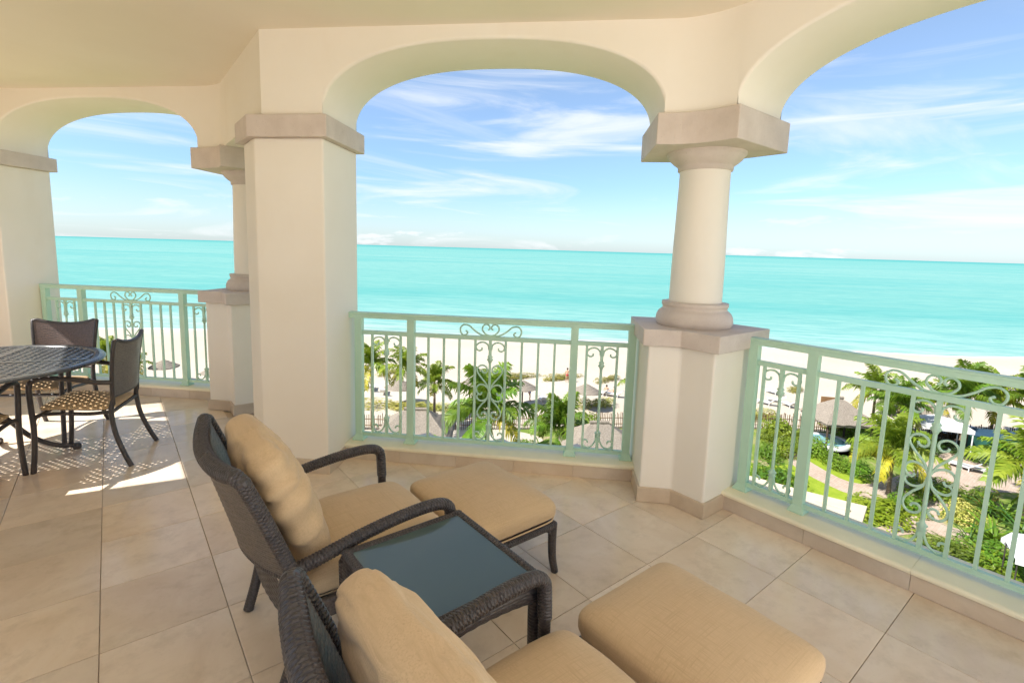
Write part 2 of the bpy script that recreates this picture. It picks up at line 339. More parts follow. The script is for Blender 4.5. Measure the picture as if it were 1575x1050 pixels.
def link(name, me, parent=None, loc=(0, 0, 0), bevel=0.0, label=None, rz=0.0):
    o = bpy.data.objects.new(name, me); col.objects.link(o); o.location = loc; o.rotation_euler = (0, 0, rz)
    if parent is not None: o.parent = parent
    if bevel:
        b = o.modifiers.new('edge', 'BEVEL'); b.width = bevel; b.segments = 2; b.limit_method = 'ANGLE'; b.angle_limit = R(35)
    if label: o['label'] = label
    return o
def thing(name, label, cat, loc=(0, 0, 0), rz=0.0, group=None):
    o = bpy.data.objects.new(name, None); col.objects.link(o); o.location = loc; o.rotation_euler = (0, 0, rz); o.empty_display_size = 0.1
    return tag(o, label, cat, group)
def tag(o, label, cat, group=None, kind=None):
    o['label'] = label; o['category'] = cat
    if group: o['group'] = group
    if kind: o['kind'] = kind
    return o
def struct(o, label=None, cat=None):
    o['kind'] = 'structure'
    if label: o['label'] = label; o['category'] = cat
    return o
def dup(root, loc, rz, label, scale=None):
    kids = {}
    for k in bpy.data.objects:
        if k.parent is not None: kids.setdefault(k.parent.name, []).append(k)
    def cp(o, par):
        c = o.copy(); col.objects.link(c)
        if par is not None: c.parent = par
        for k in kids.get(o.name, []): cp(k, c)
        return c
    c = cp(root, None); c.location = loc; c.rotation_euler = (0, 0, rz); c['label'] = label
    if scale: c.scale = scale
    return c
def resample(P, rad, step):
    out = [P[0]]; ro = [rad[0]]
    for i in range(1, len(P)):
        d = (P[i] - P[i - 1]).length; k = max(1, int(d / step))
        for j in range(1, k + 1):
            out.append(P[i - 1].lerp(P[i], j / k)); ro.append(rad[i - 1] + (rad[i] - rad[i - 1]) * j / k)
    return out, ro
def spline(pts, k=8):
    P = [Vector(p) for p in pts]; out = []
    for i in range(len(P) - 1):
        a = P[i - 1] if i else P[i] * 2 - P[i + 1]; b, c = P[i], P[i + 1]; d = P[i + 2] if i + 2 < len(P) else c * 2 - b
        for j in range(k):
            t = j / k
            out.append(0.5 * ((2 * b) + (c - a) * t + (2 * a - 5 * b + 4 * c - d) * t * t + (3 * b - a - 3 * c + d) * t ** 3))
    out.append(P[-1]); return out
def offset_poly(poly, d):
    """push the edges of a counter-clockwise polygon outwards by d"""
    n = len(poly); out = []
    for i in range(n):
        p0, p1, p2 = Vector(poly[i - 1]), Vector(poly[i]), Vector(poly[(i + 1) % n])
        e1 = (p1 - p0).normalized(); e2 = (p2 - p1).normalized()
        n1 = Vector((e1.y, -e1.x)); n2 = Vector((e2.y, -e2.x)); m = n1 + n2
        out.append(tuple(p1 + m * (d / max(0.25, (1 + n1.dot(n2))))))
    return out
def cushion(W, H, T, n=6.0, m=3.0, na=80, nr=18, disp=None, pinch=0.0):
    """boxed cushion: W, H half sizes in plan, T half thickness; returns a builder in (x, y, z)"""
    mb = MB(); vs = []
    ring = []
    for k in range(na):
        q = 8.0 * k / na
        if q < 1 or q >= 7: a, b = 1, (q if q < 1 else q - 8)
        elif q < 3: a, b = 2 - q, 1
        elif q < 5: a, b = -1, 4 - q
        else: a, b = q - 6, -1
        r = (abs(a) ** n + abs(b) ** n) ** (-1 / n); ring.append((a * r, b * r))
    rows = []
    for i in range(2 * nr + 1):
        ph = -math.pi / 2 + math.pi * i / (2 * nr)
        c, s_ = math.cos(ph), math.sin(ph); rr = (abs(c) ** m + abs(s_) ** m) ** (-1 / m); rows.append((max(0.0, c * rr), s_ * rr))
    for rho, h in rows:
        for a, b in ring:
            pin = 1 - pinch * (abs(a * b)) * rho * rho
            p = Vector((W * a * rho, H * b * rho, T * h * pin))
            if disp: p = disp(p, a * rho, b * rho, h)
            vs.append(p)
    fs = [(i * na + k, i * na + (k + 1) % na, (i + 1) * na + (k + 1) % na, (i + 1) * na + k) for i in range(2 * nr) for k in range(na)]
    mb.add(vs, fs, True); return mb

# ================================================================= THE BALCONY
CEIL = 2.937; T_W = 0.53
CM, CL_, XW, XR = 4.49, 6.02, 0.835, 2.77     # wall planes: x+y = CM (middle bay), x+y = CL_ (left bay), x = XW, x = XR
R2 = math.sqrt(2)
def sv(c, s): return ((c + s) / 2, (c - s) / 2)  # point with x+y = c, x-y = s

# floor: slab plus laid tiles
fl = MB().prism([(-6.5, -6.5), (3.25, -6.5), (3.25, 1.94), (1.36, 3.84), (1.36, 5.36), (-2.15, 8.9), (-6.5, 8.9)], -0.35, -0.012).build('floor', 'grout'); struct(fl)
PX, PY, OX, OY = 0.4468, 0.4515, -0.12, 0.06
tile_me = []
for q in range(4):
    h = 0.0
    g = 0.0014; b = 0.0018
    x1, y1 = PX / 2 - g, PY / 2 - g
    mb = MB(); lo = [(-x1, -y1), (x1, -y1), (x1, y1), (-x1, y1)]; hi = [(a * (1 - b / abs(a)), c * (1 - b / abs(c))) for a, c in lo]
    vs = [(a, c, -0.0119) for a, c in lo] + [(a, c, -0.0015) for a, c in lo] + [(a, c, 0.0) for a, c in hi]
    mb.add(vs, [(8, 9, 10, 11)] + [(i + 4, (i + 1) % 4 + 4, (i + 1) % 4 + 8, i + 8) for i in range(4)] + [(i, (i + 1) % 4, (i + 1) % 4 + 4, i + 4) for i in range(4)])
    tile_me.append(mb.mesh('floor_tile', 'travertine'))
for i in range(-5, 8):
    for j in range(0, 19):
        x, y = OX + (i + 0.5) * PX, OY + (j + 0.5) * PY
        if y < 0.05: continue
        if x > 3.25 or x + y > 5.5 + (1.5 if x < 0.9 and y > 3.6 else 0): continue
        if x < -0.9 - 0.0 * y and y < 2.2: continue
        o = link('floor_tile', tile_me[0], fl, (x, y, random.uniform(-0.0006, 0.0004)))
te = MB().box((-6.4, -6.4, -0.0118), (3.2, 0.0, -0.002)).build('bounce_floor', 'bounce_paving'); struct(te)  # unseen pale floor behind the viewer, added to bounce sunlight forward
# ceiling
cg = MB().prism([(-1.75, 0.535), (3.27, -3.4), (3.27, 1.94), (1.36, 3.85), (1.36, 5.37), (-1.75, 8.48)], CEIL, CEIL + 0.3).build('ceiling', 'ceiling'); struct(cg)

def arch_wall(name, label, p0, p1, inward, z_spring, rise, expo, z_top=3.0):
    """wall over an opening between plan points p0 and p1 (on the room face); inward = outward plan normal; soft-edged basket arch"""
    p0 = Vector(p0); p1 = Vector(p1); nrm = Vector(inward).normalized(); Lw = (p1 - p0).length; d = (p1 - p0) / Lw; a = Lw / 2
    r = 0.018; NS = 72; NP = 4
    mb = MB(); vs = []
    prof = []
    for k in range(NP + 1):
        f = math.pi / 2 * k / NP; prof.append((r * (1 - math.cos(f)), r * (1 - math.sin(f))))
    prof = prof + [(T_W - dd, of) for dd, of in reversed(prof)]
    cur = []
    for i in range(NS + 1):
        f = math.pi * i / NS; c, s_ = math.cos(f), math.sin(f)
        rr = (abs(c) ** expo + abs(s_) ** expo) ** (-1 / expo)
        cur.append(Vector((a - a * c * rr, z_spring + rise * s_ * rr)))
    rows = len(prof) + 2
    for i in range(NS + 1):
        tg = (cur[min(i + 1, NS)] - cur[max(i - 1, 0)]).normalized(); nn = Vector((-tg.y, tg.x))
        if i in (0, NS): nn = Vector((-1 if i == 0 else 1, 0))
        line = [(cur[i].x, z_top, 0.0)] + [(cur[i].x + nn.x * of, cur[i].y + nn.y * of, dd) for dd, of in prof] + [(cur[i].x, z_top, T_W)]
        for s_, z, dd in line:
            s_ = min(max(s_, 0), Lw); q = p0 + d * s_ + nrm * dd; vs.append((q.x, q.y, z))
    fs = [(i * rows + k, i * rows + k + 1, (i + 1) * rows + k + 1, (i + 1) * rows + k) for i in range(NS) for k in range(rows - 1)]
    mb.v = vs; mb.f = fs; mb.sm = [(0 < k < rows - 2) for i in range(NS) for k in range(rows - 1)]
    mid = (p0 + p1) / 2
    root = thing(name, label, 'wall', (mid.x, mid.y, z_spring))
    o = mb.build('arch', 'stucco', root, rel=True)
    return root

OUT45 = (1, 1); OUTX = (1, 0)
arch_wall('arched_wall', 'cream stucco arch over the middle opening, between square pillar and round column', sv(CM, -2.23), sv(CM, 0.77), OUT45, 2.41, 0.44, 2.4)
arch_wall('arched_wall', 'cream stucco arch over the far opening behind the dining table', sv(CL_, -7.65), sv(CL_, -4.66), OUT45, 2.41, 0.44, 2.4)
arch_wall('arched_wall', 'cream stucco arch rising out of the picture above the garden-side railing', (XR, 1.495), (XR, -0.43), OUTX, 2.41, 0.395, 2.25)
root = thing('lintel_wall', 'narrow cream stucco wall strip above the gap beside the square pillar', 'wall', (1.1, 4.51, 2.41))
MB().box((XW, 4.0, 2.405), (XW + T_W, 5.02, 3.0)).build('wall_face', 'stucco', root, rel=True)

def poly_part(root, name, mat, poly, z0, z1, bevel=0.0, off=0.0):
    return MB().prism(offset_poly(poly, off) if off else poly, z0, z1).build(name, mat, root, rel=True, bevel=bevel)
# plan outlines, counter-clockwise
BIG = [sv(CM, -2.23), sv(CM + 0.75, -2.23), (1.365, CM + 0.75 - 1.365), (1.365, 4.0), (XW, 4.0), (XW, CM - XW)]
BIGP = [sv(CM, -2.23), sv(CM + 0.75, -2.23), (1.365, CM + 0.75 - 1.365), (1.365, 4.0), (0.79, 4.0), (0.79, CM - 0.79)]
PIER_R = [sv(CM, 0.77), (XR, CM - XR), (XR, 1.495), (XR + T_W, 1.495), (XR + T_W, CM + 0.75 - XR - T_W), sv(CM + 0.75, 0.77)]
PIER_L = [sv(CL_, -4.66), (XW, CL_ - XW), (XW, 5.02), (XW + T_W, 5.02), (XW + T_W, CL_ + 0.75 - XW - T_W), sv(CL_ + 0.75, -4.66)]
FARP = [sv(CL_, -9.3), sv(CL_, -7.65), sv(CL_ + 0.75, -7.65), sv(CL_ + 0.75, -9.3)]
NEARP = [(XR, -0.43), (XR, -1.2), (XR + T_W, -1.2), (XR + T_W, -0.43)]
def area(p): return sum(p[i - 1][0] * p[i][1] - p[i][0] * p[i - 1][1] for i in range(len(p)))
for P_ in (BIG, BIGP, PIER_R, PIER_L, FARP, NEARP):
    if area(P_) < 0: P_.reverse()
def square_pillar(label, poly, z0, z1, base, top=None):
    root = thing('square_pillar', label, 'pillar', (base[0], base[1], 0))
    poly_part(root, 'shaft', 'stucco', poly, -0.012, z0, 0.012)
    poly_part(root, 'capital', 'stone', poly, z0, z1, 0.006, 0.045)
    poly_part(root, 'impost_block', 'stucco', top or poly, z1, 3.0)
    poly_part(root, 'baseboard', 'travertine_kerb', poly, 0.0005, 0.098, 0.004, 0.014)
    return root
square_pillar('broad cream square pillar with a pinkish stone capital, in front of the slim column', BIGP, 2.272, 2.41, (1.13, 3.7), BIG)
square_pillar('cream square pillar with a stone capital behind the dining set, cut by the left edge', FARP, 2.262, 2.40, (-1.3, 7.3))
square_pillar('cream square pillar just outside the picture at the near end of the garden-side railing', NEARP, 2.24, 2.41, (3.03, -0.8))
def round_column(label, poly, c):
    root = thing('round_column', label, 'column', (c[0], c[1], 0))
    poly_part(root, 'pedestal', 'stucco', poly, -0.012, 1.03, 0.012)
    poly_part(root, 'baseboard', 'travertine_kerb', poly, 0.0005, 0.098, 0.004, 0.014)
    poly_part(root, 'ledge', 'stone', poly, 1.03, 1.135, 0.006, 0.042)
    tor = [(0.228, 1.135), (0.238, 1.15), (0.241, 1.17), (0.238, 1.195), (0.226, 1.222), (0.208, 1.238), (0.201, 1.242), (0.201, 1.262), (0.207, 1.266), (0.207, 1.288), (0.165, 1.292)]
    MB().lathe(tor, 48, c).build('column_base', 'stone', root, rel=True)
    MB().lathe([(0.164, 1.29), (0.1625, 1.5), (0.158, 1.75), (0.153, 2.0), (0.152, 2.125)], 48, c).build('shaft', 'stucco', root, rel=True)
    ech = [(0.160, 2.118), (0.165, 2.122), (0.166, 2.145), (0.170, 2.15), (0.192, 2.166), (0.214, 2.186), (0.227, 2.205), (0.230, 2.212), (0.238, 2.214), (0.238, 2.232)]
    MB().lathe(ech, 48, c).build('echinus', 'stone', root, rel=True)
    cp = crease(poly)
    poly_part(root, 'capital', 'stone', cp, 2.23, 2.41, 0.006, 0.042)
    o = MB().prism(cp, 2.41, 3.0).build('impost_block', 'stucco', root, rel=True)
    for f in o.data.polygons: f.use_smooth = abs(f.normal.z) < 0.5
    o.data.set_sharp_from_angle(angle=R(30))
    return root
def crease(poly):
    """soften the inner bend of a column block (the corner where the two bay walls meet)"""
    best = min(range(len(poly)), key=lambda i: abs((Vector(poly[i]) - Vector(poly[i - 1])).angle(Vector(poly[(i + 1) % len(poly)]) - Vector(poly[i])) - R(45)) + poly[i][0])
    a, b, c = Vector(poly[best - 1]), Vector(poly[best]), Vector(poly[(best + 1) % len(poly)]); out = []
    for i, p in enumerate(poly):
        if i != best: out.append(p); continue
        p0, p2 = b.lerp(a, 0.92), b.lerp(c, 0.92)
        for k in range(9): t_ = k / 8; out.append(tuple(p0 * (1 - t_) ** 2 + b * (2 * t_ * (1 - t_)) + p2 * t_ * t_))
    return out
round_column('cream round column on a tall pedestal, between the middle and garden-side railings', PIER_R, (3.03, 1.81))
round_column('slim round column on a pedestal half hidden behind the broad square pillar', PIER_L, (1.10, 5.34))

# low kerbs carrying the railings
def kerb(label, p0, p1, out, over, depth):
    p0 = Vector(p0); p1 = Vector(p1); n = Vector(out).normalized(); d = (p1 - p0).normalized(); Lk = (p1 - p0).length
    root = thing('low_kerb', label, 'kerb', ((p0.x + p1.x) / 2, (p0.y + p1.y) / 2, 0))
    k = max(1, round(Lk / 0.46)); first = 0.0
    for i in range(k):
        a, b = p0 + d * (Lk * i / k + 0.0008), p0 + d * (Lk * (i + 1) / k - 0.0008)
        MB().prism([tuple(a), tuple(a + n * 0.012), tuple(b + n * 0.012), tuple(b)][::(1 if (d.x * n.y - d.y * n.x) < 0 else -1)], 0.0006, 0.086).build('riser_tile', 'travertine_kerb', root, rel=True, bevel=0.001)
    MB().prism([tuple(p0 + n * 0.0122), tuple(p0 + n * depth), tuple(p1 + n * depth), tuple(p1 + n * 0.0122)][::(1 if (d.x * n.y - d.y * n.x) < 0 else -1)], -0.01, 0.086).build('core', 'sill_stone', root, rel=True)
    # bullnose cap stones
    k = max(1, round(Lk / 0.92))
    for i in range(k):
        a, b = p0 + d * (Lk * i / k + 0.0006), p0 + d * (Lk * (i + 1) / k - 0.0006)
        pr = [(depth, 0.0862), (-over + 0.012, 0.0862), (-over, 0.094), (-over, 0.106), (-over + 0.006, 0.113), (-over + 0.016, 0.1165), (0.03, 0.1175), (depth, 0.1185)]
        mb = MB(); vs = []
        for q in (a, b):
            for t_, z in pr: vs.append((q.x + n.x * t_, q.y + n.y * t_, z))
        m = len(pr); mb.add(vs, [tuple(range(m)), tuple(range(2 * m - 1, m - 1, -1))] + [(j, j + m, (j + 1) % m + m, (j + 1) % m) for j in range(m)])
        mb.build('cap_stone', 'sill_stone', root, rel=True)
    return root
kerb('low stone kerb under the middle railing, by the far footstool', sv(4.87, -2.23), sv(4.87, 0.77), OUT45, 0.012, 0.26)
kerb('low stone kerb under the garden-side railing at the right', (2.992, 1.495), (2.992, -0.43), OUTX, 0.012, 0.30)
kerb('low stone kerb under the far railing behind the dining chairs', sv(6.38, -7.65), sv(6.38, -4.66), OUT45, 0.012, 0.26)

# ---------------------------------------------------------------- railings
def bar(w_, z0, z1): return MB().box((-w_ / 2, -w_ / 2, z0), (w_ / 2, w_ / 2, z1))
K1, K2 = 0.001386, 0.001352
def pan(pts): return [(dx * K1, 0, 0.935 - (y - 188) * K2) for dx, y in pts]
def top_(pts): return [(dx * K1, 0, 0.966 + (186 - y) * 0.00128) for dx, y in pts]
SC = dict(
    curl_top=pan([(7, 240), (12, 214), (33, 199), (58, 203), (74, 219), (72, 237), (58, 246), (45, 240), (44, 229)]),
    lyre_top=pan([(5, 462), (18, 428), (50, 388), (67, 358), (60, 335), (40, 325), (19, 334), (13, 352), (23, 367), (38, 364), (43, 353)]),
    c_upper=pan([(7, 452), (28, 436), (52, 434), (68, 450), (69, 470), (58, 486), (45, 487), (40, 477)]),
    c_lower=pan([(8, 505), (28, 521), (50, 523), (64, 512), (66, 498), (56, 488), (45, 491)]),
    lyre_low=pan([(4, 478), (14, 515), (42, 548), (61, 580), (61, 606), (44, 625), (21, 621), (11, 604), (20, 589), (35, 591), (40, 602)]),
    curl_low=pan([(8, 665), (11, 702), (27, 733), (50, 744), (70, 735), (77, 716), (67, 702), (53, 706), (51, 717)]))
ST = dict(heart=top_([(0, 184), (24, 176), (43, 152), (40, 129), (24, 118), (8, 126), (5, 142), (14, 150)]),
          s_scroll=top_([(8, 184), (48, 180), (84, 157), (113, 131), (140, 125), (158, 139), (161, 162), (150, 183), (131, 183), (122, 169), (133, 158)]))
RAILPARTS = {}
def rail_meshes():
    RAILPARTS['post'] = bar(0.052, 0.1186, 1.0615).mesh('post', 'mint')
    mb = MB().box((-0.043, -0.043, 0.1186), (0.043, 0.043, 0.128))
    lo = 0.043; hi = 0.0265
    vs = [(sx * lo, sy * lo, 0.128) for sx, sy in ((-1, -1), (1, -1), (1, 1), (-1, 1))] + [(sx * hi, sy * hi, 0.162) for sx, sy in ((-1, -1), (1, -1), (1, 1), (-1, 1))]
    mb.add(vs, [(i, (i + 1) % 4, (i + 1) % 4 + 4, i + 4) for i in range(4)]); RAILPARTS['base'] = mb.mesh('base_plate', 'mint')
    RAILPARTS['baluster'] = bar(0.0165, 0.148, 0.937).mesh('baluster', 'mint')
    def orn(z_c1, z_c2, r):
        mb = MB().tube([(0, 0, 0.148), (0, 0, z_c2 - 0.02)], r * 1.55, 4, up=(1, 1, 0), smooth=False)
        mb.lathe([(r, z_c2 - 0.03), (r * 2.3, z_c2 - 0.018), (r * 1.5, z_c2 - 0.008), (r * 2.6, z_c2 + 0.004), (r * 1.4, z_c2 + 0.016), (r, z_c2 + 0.028)], 12)
        mb.tube([(0, 0, z_c2 + 0.02), (0, 0, z_c1 - 0.02)], r, 10)
        mb.lathe([(r, z_c1 - 0.03), (r * 1.6, z_c1 - 0.014), (r * 2.6, z_c1 - 0.002), (r * 1.5, z_c1 + 0.01), (r * 2.2, z_c1 + 0.02), (r, z_c1 + 0.034)], 12)
        mb.tube([(0, 0, z_c1 + 0.02), (0, 0, 0.937)], r * 1.55, 4, up=(1, 1, 0), smooth=False)
        return mb
    RAILPARTS['ornate'] = orn(0.795, 0.292, 0.0095).mesh('ornate_baluster', 'mint')
    for k, v in list(SC.items()) + list(ST.items()):
        for s_ in (1, -1):
            mb = MB(); P = spline([(x * s_, y, z) for x, y, z in v], 6); mb.tube(P, 0.0052, 6, up=(0, 1, 0), flat=1.25)
            RAILPARTS[(k, s_)] = mb.mesh('scroll', 'mint')
rail_meshes()
def balustrade(label, origin, rz, length, posts, panels):
    """origin at the left end as seen from inside; local x runs along the rail. panels: ('side', x0, x1) or ('centre', xs, xc)"""
    root = thing('balustrade', label, 'railing', origin, rz, 'mint green balcony railings')
    mb = MB(); pr = [(-0.026, 1.060), (0.026, 1.060), (0.026, 1.085), (0.030, 1.090), (0.030, 1.098), (0.022, 1.103), (-0.022, 1.103), (-0.030, 1.098), (-0.030, 1.090), (-0.026, 1.085)]
    m = len(pr); mb.add([(x, y, z) for x in (0.001, length - 0.001) for y, z in pr], [tuple(range(m - 1, -1, -1)), tuple(range(m, 2 * m))] + [(i, (i + 1) % m, (i + 1) % m + m, i + m) for i in range(m)])
    mb.build('top_rail', 'mint', root)
    MB().box((posts[0], -0.014, 0.936), (posts[-1], 0.014, 0.966)).build('middle_rail', 'mint', root)
    MB().box((posts[0], -0.014, 0.149), (posts[-1], 0.014, 0.176)).build('bottom_rail', 'mint', root)
    for x in posts:
        p = link('post', RAILPARTS['post'], root, (x, 0, 0)); link('base_plate', RAILPARTS['base'], p)
    def ornate(x, keys, shift=0.0):
        o = link('ornate_baluster', RAILPARTS['ornate'], root, (x, 0, 0))
        for k in keys:
            for s_ in (1, -1): link('scroll', RAILPARTS[(k, s_)], o)
    for xs, xc, full in panels:
        for x in xs: link('baluster', RAILPARTS['baluster'], root, (x, 0, 0))
        if full:
            ornate(xc, ('curl_top', 'lyre_top', 'c_upper', 'c_lower', 'lyre_low', 'curl_low'))
            for k in ('heart', 's_scroll'):
                for s_ in (1, -1): link('scroll', RAILPARTS[(k, s_)], root, (xc, 0, 0))
        else: ornate(xc, ('curl_top', 'curl_low'))
    return root
def sx(base, s): return (s - base) / R2
b0 = -2.23
balustrade('mint green railing in the middle opening, left of the round column', (*sv(5.03, b0), 0), R(-45), 3.0 / R2,
           [sx(b0, s) for s in (-2.13, -1.56, 0.134, 0.70)],
           [([sx(b0, s) for s in (-1.985, -1.675)], sx(b0, -1.83), False),
            ([sx(b0, s) for s in (-1.374, -1.208, -1.044, -0.876, -0.56, -0.394, -0.226, -0.06)], sx(b0, -0.72), True),
            ([sx(b0, s) for s in (0.262, 0.564)], sx(b0, 0.413), False)])
b0 = -7.65
balustrade('mint green railing in the far opening behind the dining chairs', (*sv(6.50, b0), 0), R(-45), 2.99 / R2,
           [sx(b0, s) for s in (-7.60, -7.0, -5.38, -4.74)],
           [([sx(b0, s) for s in (-7.42, -7.13)], sx(b0, -7.28), False),
            ([sx(b0, s) for s in (-6.786, -6.634, -6.484, -6.334, -6.05, -5.89, -5.735, -5.58)], sx(b0, -6.205), True),
            ([sx(b0, s) for s in (-5.215, -4.91)], sx(b0, -5.06), False)])
yl = 1.495
balustrade('mint green railing at the right, overlooking the lawn and garden path', (3.12, yl, 0), R(-90), 1.925,
           [yl - y for y in (1.432, 1.099, -0.04, -0.37)],
           [([yl - y for y in (1.365, 1.165)], yl - 1.262, False),
            ([yl - y for y in (0.967, 0.855, 0.747, 0.642, 0.439, 0.332, 0.224, 0.116)], yl - 0.541, True),
            ([yl - y for y in (-0.10, -0.30)], yl + 0.20, False)])

# unseen end wall added to block the sun; opening shaped for the sun patches
root = thing('sun_mask_wall', 'cream stucco end wall added at the left, outside the picture, its opening shaping the sunlight', 'wall', (-1.72, 4, 0))
mb = MB().box((-1.85, 0.5, -0.012), (-1.6, 4.27, 3.0)); mb.box((-1.85, 6.3, -0.012), (-1.6, 7.6, 3.0)); mb.box((-1.85, 4.27, 2.47), (-1.6, 6.3, 3.0))
mb.build('wall_face', 'stucco', root, rel=True)
root = thing('bounce_wall', 'pale wall added behind the viewer, outside the picture, to bounce sunlight into the balcony', 'wall', (0.7, -3.7, 0))
MB().prism([(3.25, -1.25), (-1.9, -6.4), (-1.6, -6.7), (3.55, -1.55)], -0.012, 3.25).build('wall_face', 'bounce_render', root, rel=True)  # unseen wall added to throw sunlight back onto the balcony
# the hotel front below the balcony
mb = MB().prism([(-6.4, -6.4), (3.2, -6.4), (3.2, 1.9), (-1.45, 8.75), (-6.4, 8.75)], -14.3, -0.36)
o = mb.build('hotel_front', 'facade_render'); tag(o, 'cream hotel front below the balcony floor', 'building')

# ================================================================= FURNITURE
def weave(S, u_len, v_len, pitch=0.009, stake=0.036, amp=0.0022, du=0.009, side=1):
    """woven surface: S(u, v) -> (point, normal), rows of strands running along u over stakes"""
    nv = int(v_len / pitch * 4); nu = max(8, int(u_len / du)); mb = MB()
    def fn(a, b):
        p, n = S(a, b); row = b * v_len / pitch; r = int(row); fr = row - r
        h = amp * math.sin(math.pi * fr) * (0.72 + 0.28 * math.cos(math.pi * (a * u_len / stake + r)))
        return p + n * (h * side)
    return mb.grid(fn, nu, nv)

# ---- lounge chair (faces +x, origin on the floor under the middle of its front-to-back axis)
def lounge_chair(label, loc):
    root = thing('lounge_chair', label, 'armchair', loc, 0, 'wicker lounge chairs')
    def prof(z):  # back rake: x at height z
        pts = [(0.26, 0.475), (0.40, 0.447), (0.49, 0.428), (0.56, 0.403), (0.744, 0.333), (0.90, 0.268)]
        for (za, xa), (zb, xb) in zip(pts, pts[1:]):
            if z <= zb: return xa + (xb - xa) * (z - za) / (zb - za)
        return pts[-1][1]
    def half(z): return 0.315 + 0.03 * min(1, max(0, (z - 0.3) / 0.55))
    def ztop(a): return 0.850 + 0.034 * abs(a) ** 3
    def bow(a, z): return -(1 - a * a) * (0.062 + 0.033 * min(1, max(0, (0.86 - z) / 0.36)))
    def S_out(off):
        def S(u, v):
            a = u * 2 - 1; z = 0.465 + (ztop(a) - 0.01 - 0.465) * v
            return Vector((prof(z) + bow(a, z) + off, a * half(z), z)), Vector((-1, 0, -0.35)).normalized()
        return S
    mb = weave(S_out(-0.012), 0.68, 0.40, 0.0115, 0.042, 0.0036, 0.0095, 1)
    m2 = weave(S_out(0.012), 0.68, 0.40, 0.0095, 0.042, -0.0030, 0.0095, 1); mb.add(m2.v, [q[::-1] for q in m2.f], True)
    mb.build('backrest', 'wicker_panel', root)
    # frame: up one side, over the top, down the other
    P = []
    for k in range(9):
        z = 0.33 + (0.862 - 0.33) * k / 8; P.append((prof(z), -half(z), z))
    for k in range(1, 24):
        a = -1 + 2 * k / 24; z = ztop(a); P.append((prof(z) + bow(a, z), a * half(z), z))
    for k in range(9):
        z = 0.862 + (0.33 - 0.862) * k / 8; P.append((prof(z), half(z), z))
    rr = [0.0225] * 9 + [0.0225 + 0.005 * min(1, (k / 4.0), ((24 - k) / 4.0)) for k in range(1, 24)] + [0.0225] * 9
    MB().tube(P, rr, 30, rib=(0.0140, 0.0052, 10), up=(0, 1, 0)).build('back_frame', 'wicker', root)
    MB().tube([(prof(0.475) + bow(a, 0.475), a * half(0.475), 0.47) for a in [-1 + k / 10 for k in range(21)]], 0.014, 10, rib=(0.012, 0.003, 6)).build('lower_rail', 'wicker', root)
    def SRA(u, v): a = u * 2 - 1; return Vector((0.425 - 0.03 * (1 - a * a), a * 0.315, 0.285 + 0.13 * v)), Vector((-1, 0, 0))
    weave(SRA, 0.64, 0.13, 0.0125, 0.024, 0.0042, 0.006).build('rear_apron', 'wicker', root)
    for s_ in (1, -1):
        y = 0.335 * s_
        A = spline([(0.43, 0.322 * s_, 0.50), (0.50, y, 0.520), (0.60, y, 0.541), (0.70, y, 0.560), (0.82, y, 0.575), (0.93, y, 0.580), (1.0, y, 0.573), (1.035, y, 0.552), (1.045, y, 0.52), (1.05, y, 0.42)], 8)
        MB().tube(A, 0.0222, 24, rib=(0.0120, 0.0042, 8), up=(0, 0, 1), flat=1.12).build('armrest', 'wicker', root)
        Lg = spline([(1.05, y, 0.425), (1.053, y, 0.28), (1.06, y, 0.12), (1.072, y, 0.0)], 5)
        MB().tube(Lg, [0.0205] * 8 + [0.019] * (len(Lg) - 8), 12, rib=(0.011, 0.0022, 0)).build('leg', 'wicker', root)
        Lb = spline([(0.475, 0.30 * s_, 0.34), (0.462, 0.285 * s_, 0.26), (0.432, 0.275 * s_, 0.13), (0.392, 0.268 * s_, 0.0)], 5)
        MB().tube(Lb, 0.021, 12, rib=(0.011, 0.0022, 0)).build('leg', 'wicker', root)
        MB().obox((0.76, 0.318 * s_, 0.315), (1, 0, 0), (0, 1, 0), (0, 0, 1), (0.29, 0.014, 0.035)).build('side_apron', 'wicker_panel', root, bevel=0.006)
    def SF(u, v): return Vector((1.055, (u * 2 - 1) * 0.31, 0.275 + 0.08 * v)), Vector((1, 0, 0))
    weave(SF, 0.62, 0.08, 0.0095, 0.04, 0.002, 0.01).build('front_apron', 'wicker_panel', root)
    MB().box((0.46, -0.304, 0.30), (1.054, 0.304, 0.325)).build('seat_deck', 'wicker_panel', root)
    def dsp(p, a, b, h):
        q = p + Vector((0.76, 0, 0)); nz = noise.noise(q * 5.0) * 0.004 + noise.noise(q * 14) * 0.0012
        p.z += 0.022 * (1 - a * a) * (1 - b * b) * (1 if h > 0 else 0) + nz * (1 if h > -0.5 else 0); p.x += nz; p.y += nz
        return p
    sc_ = cushion(0.322, 0.300, 0.056, 10, 3.3, 96, 14, dsp).build('seat_cushion', 'fabric', root, loc=(0.782, 0, 0.378))
    MB().tube(ring_path(0.318, 0.298, 9, -0.03), 0.0035, 6).build('piping', 'fabric', sc_)
    return root
def ring_path(W, H, n, z, k=72):
    P = []
    for i in range(k + 1):
        f = 2 * math.pi * i / k; a, b = math.cos(f), math.sin(f); m = max(abs(a), abs(b)); a, b = a / m, b / m
        r = (abs(a) ** n + abs(b) ** n) ** (-1 / n); P.append((W * a * r * 0.998, H * b * r * 0.998, z))
    return P
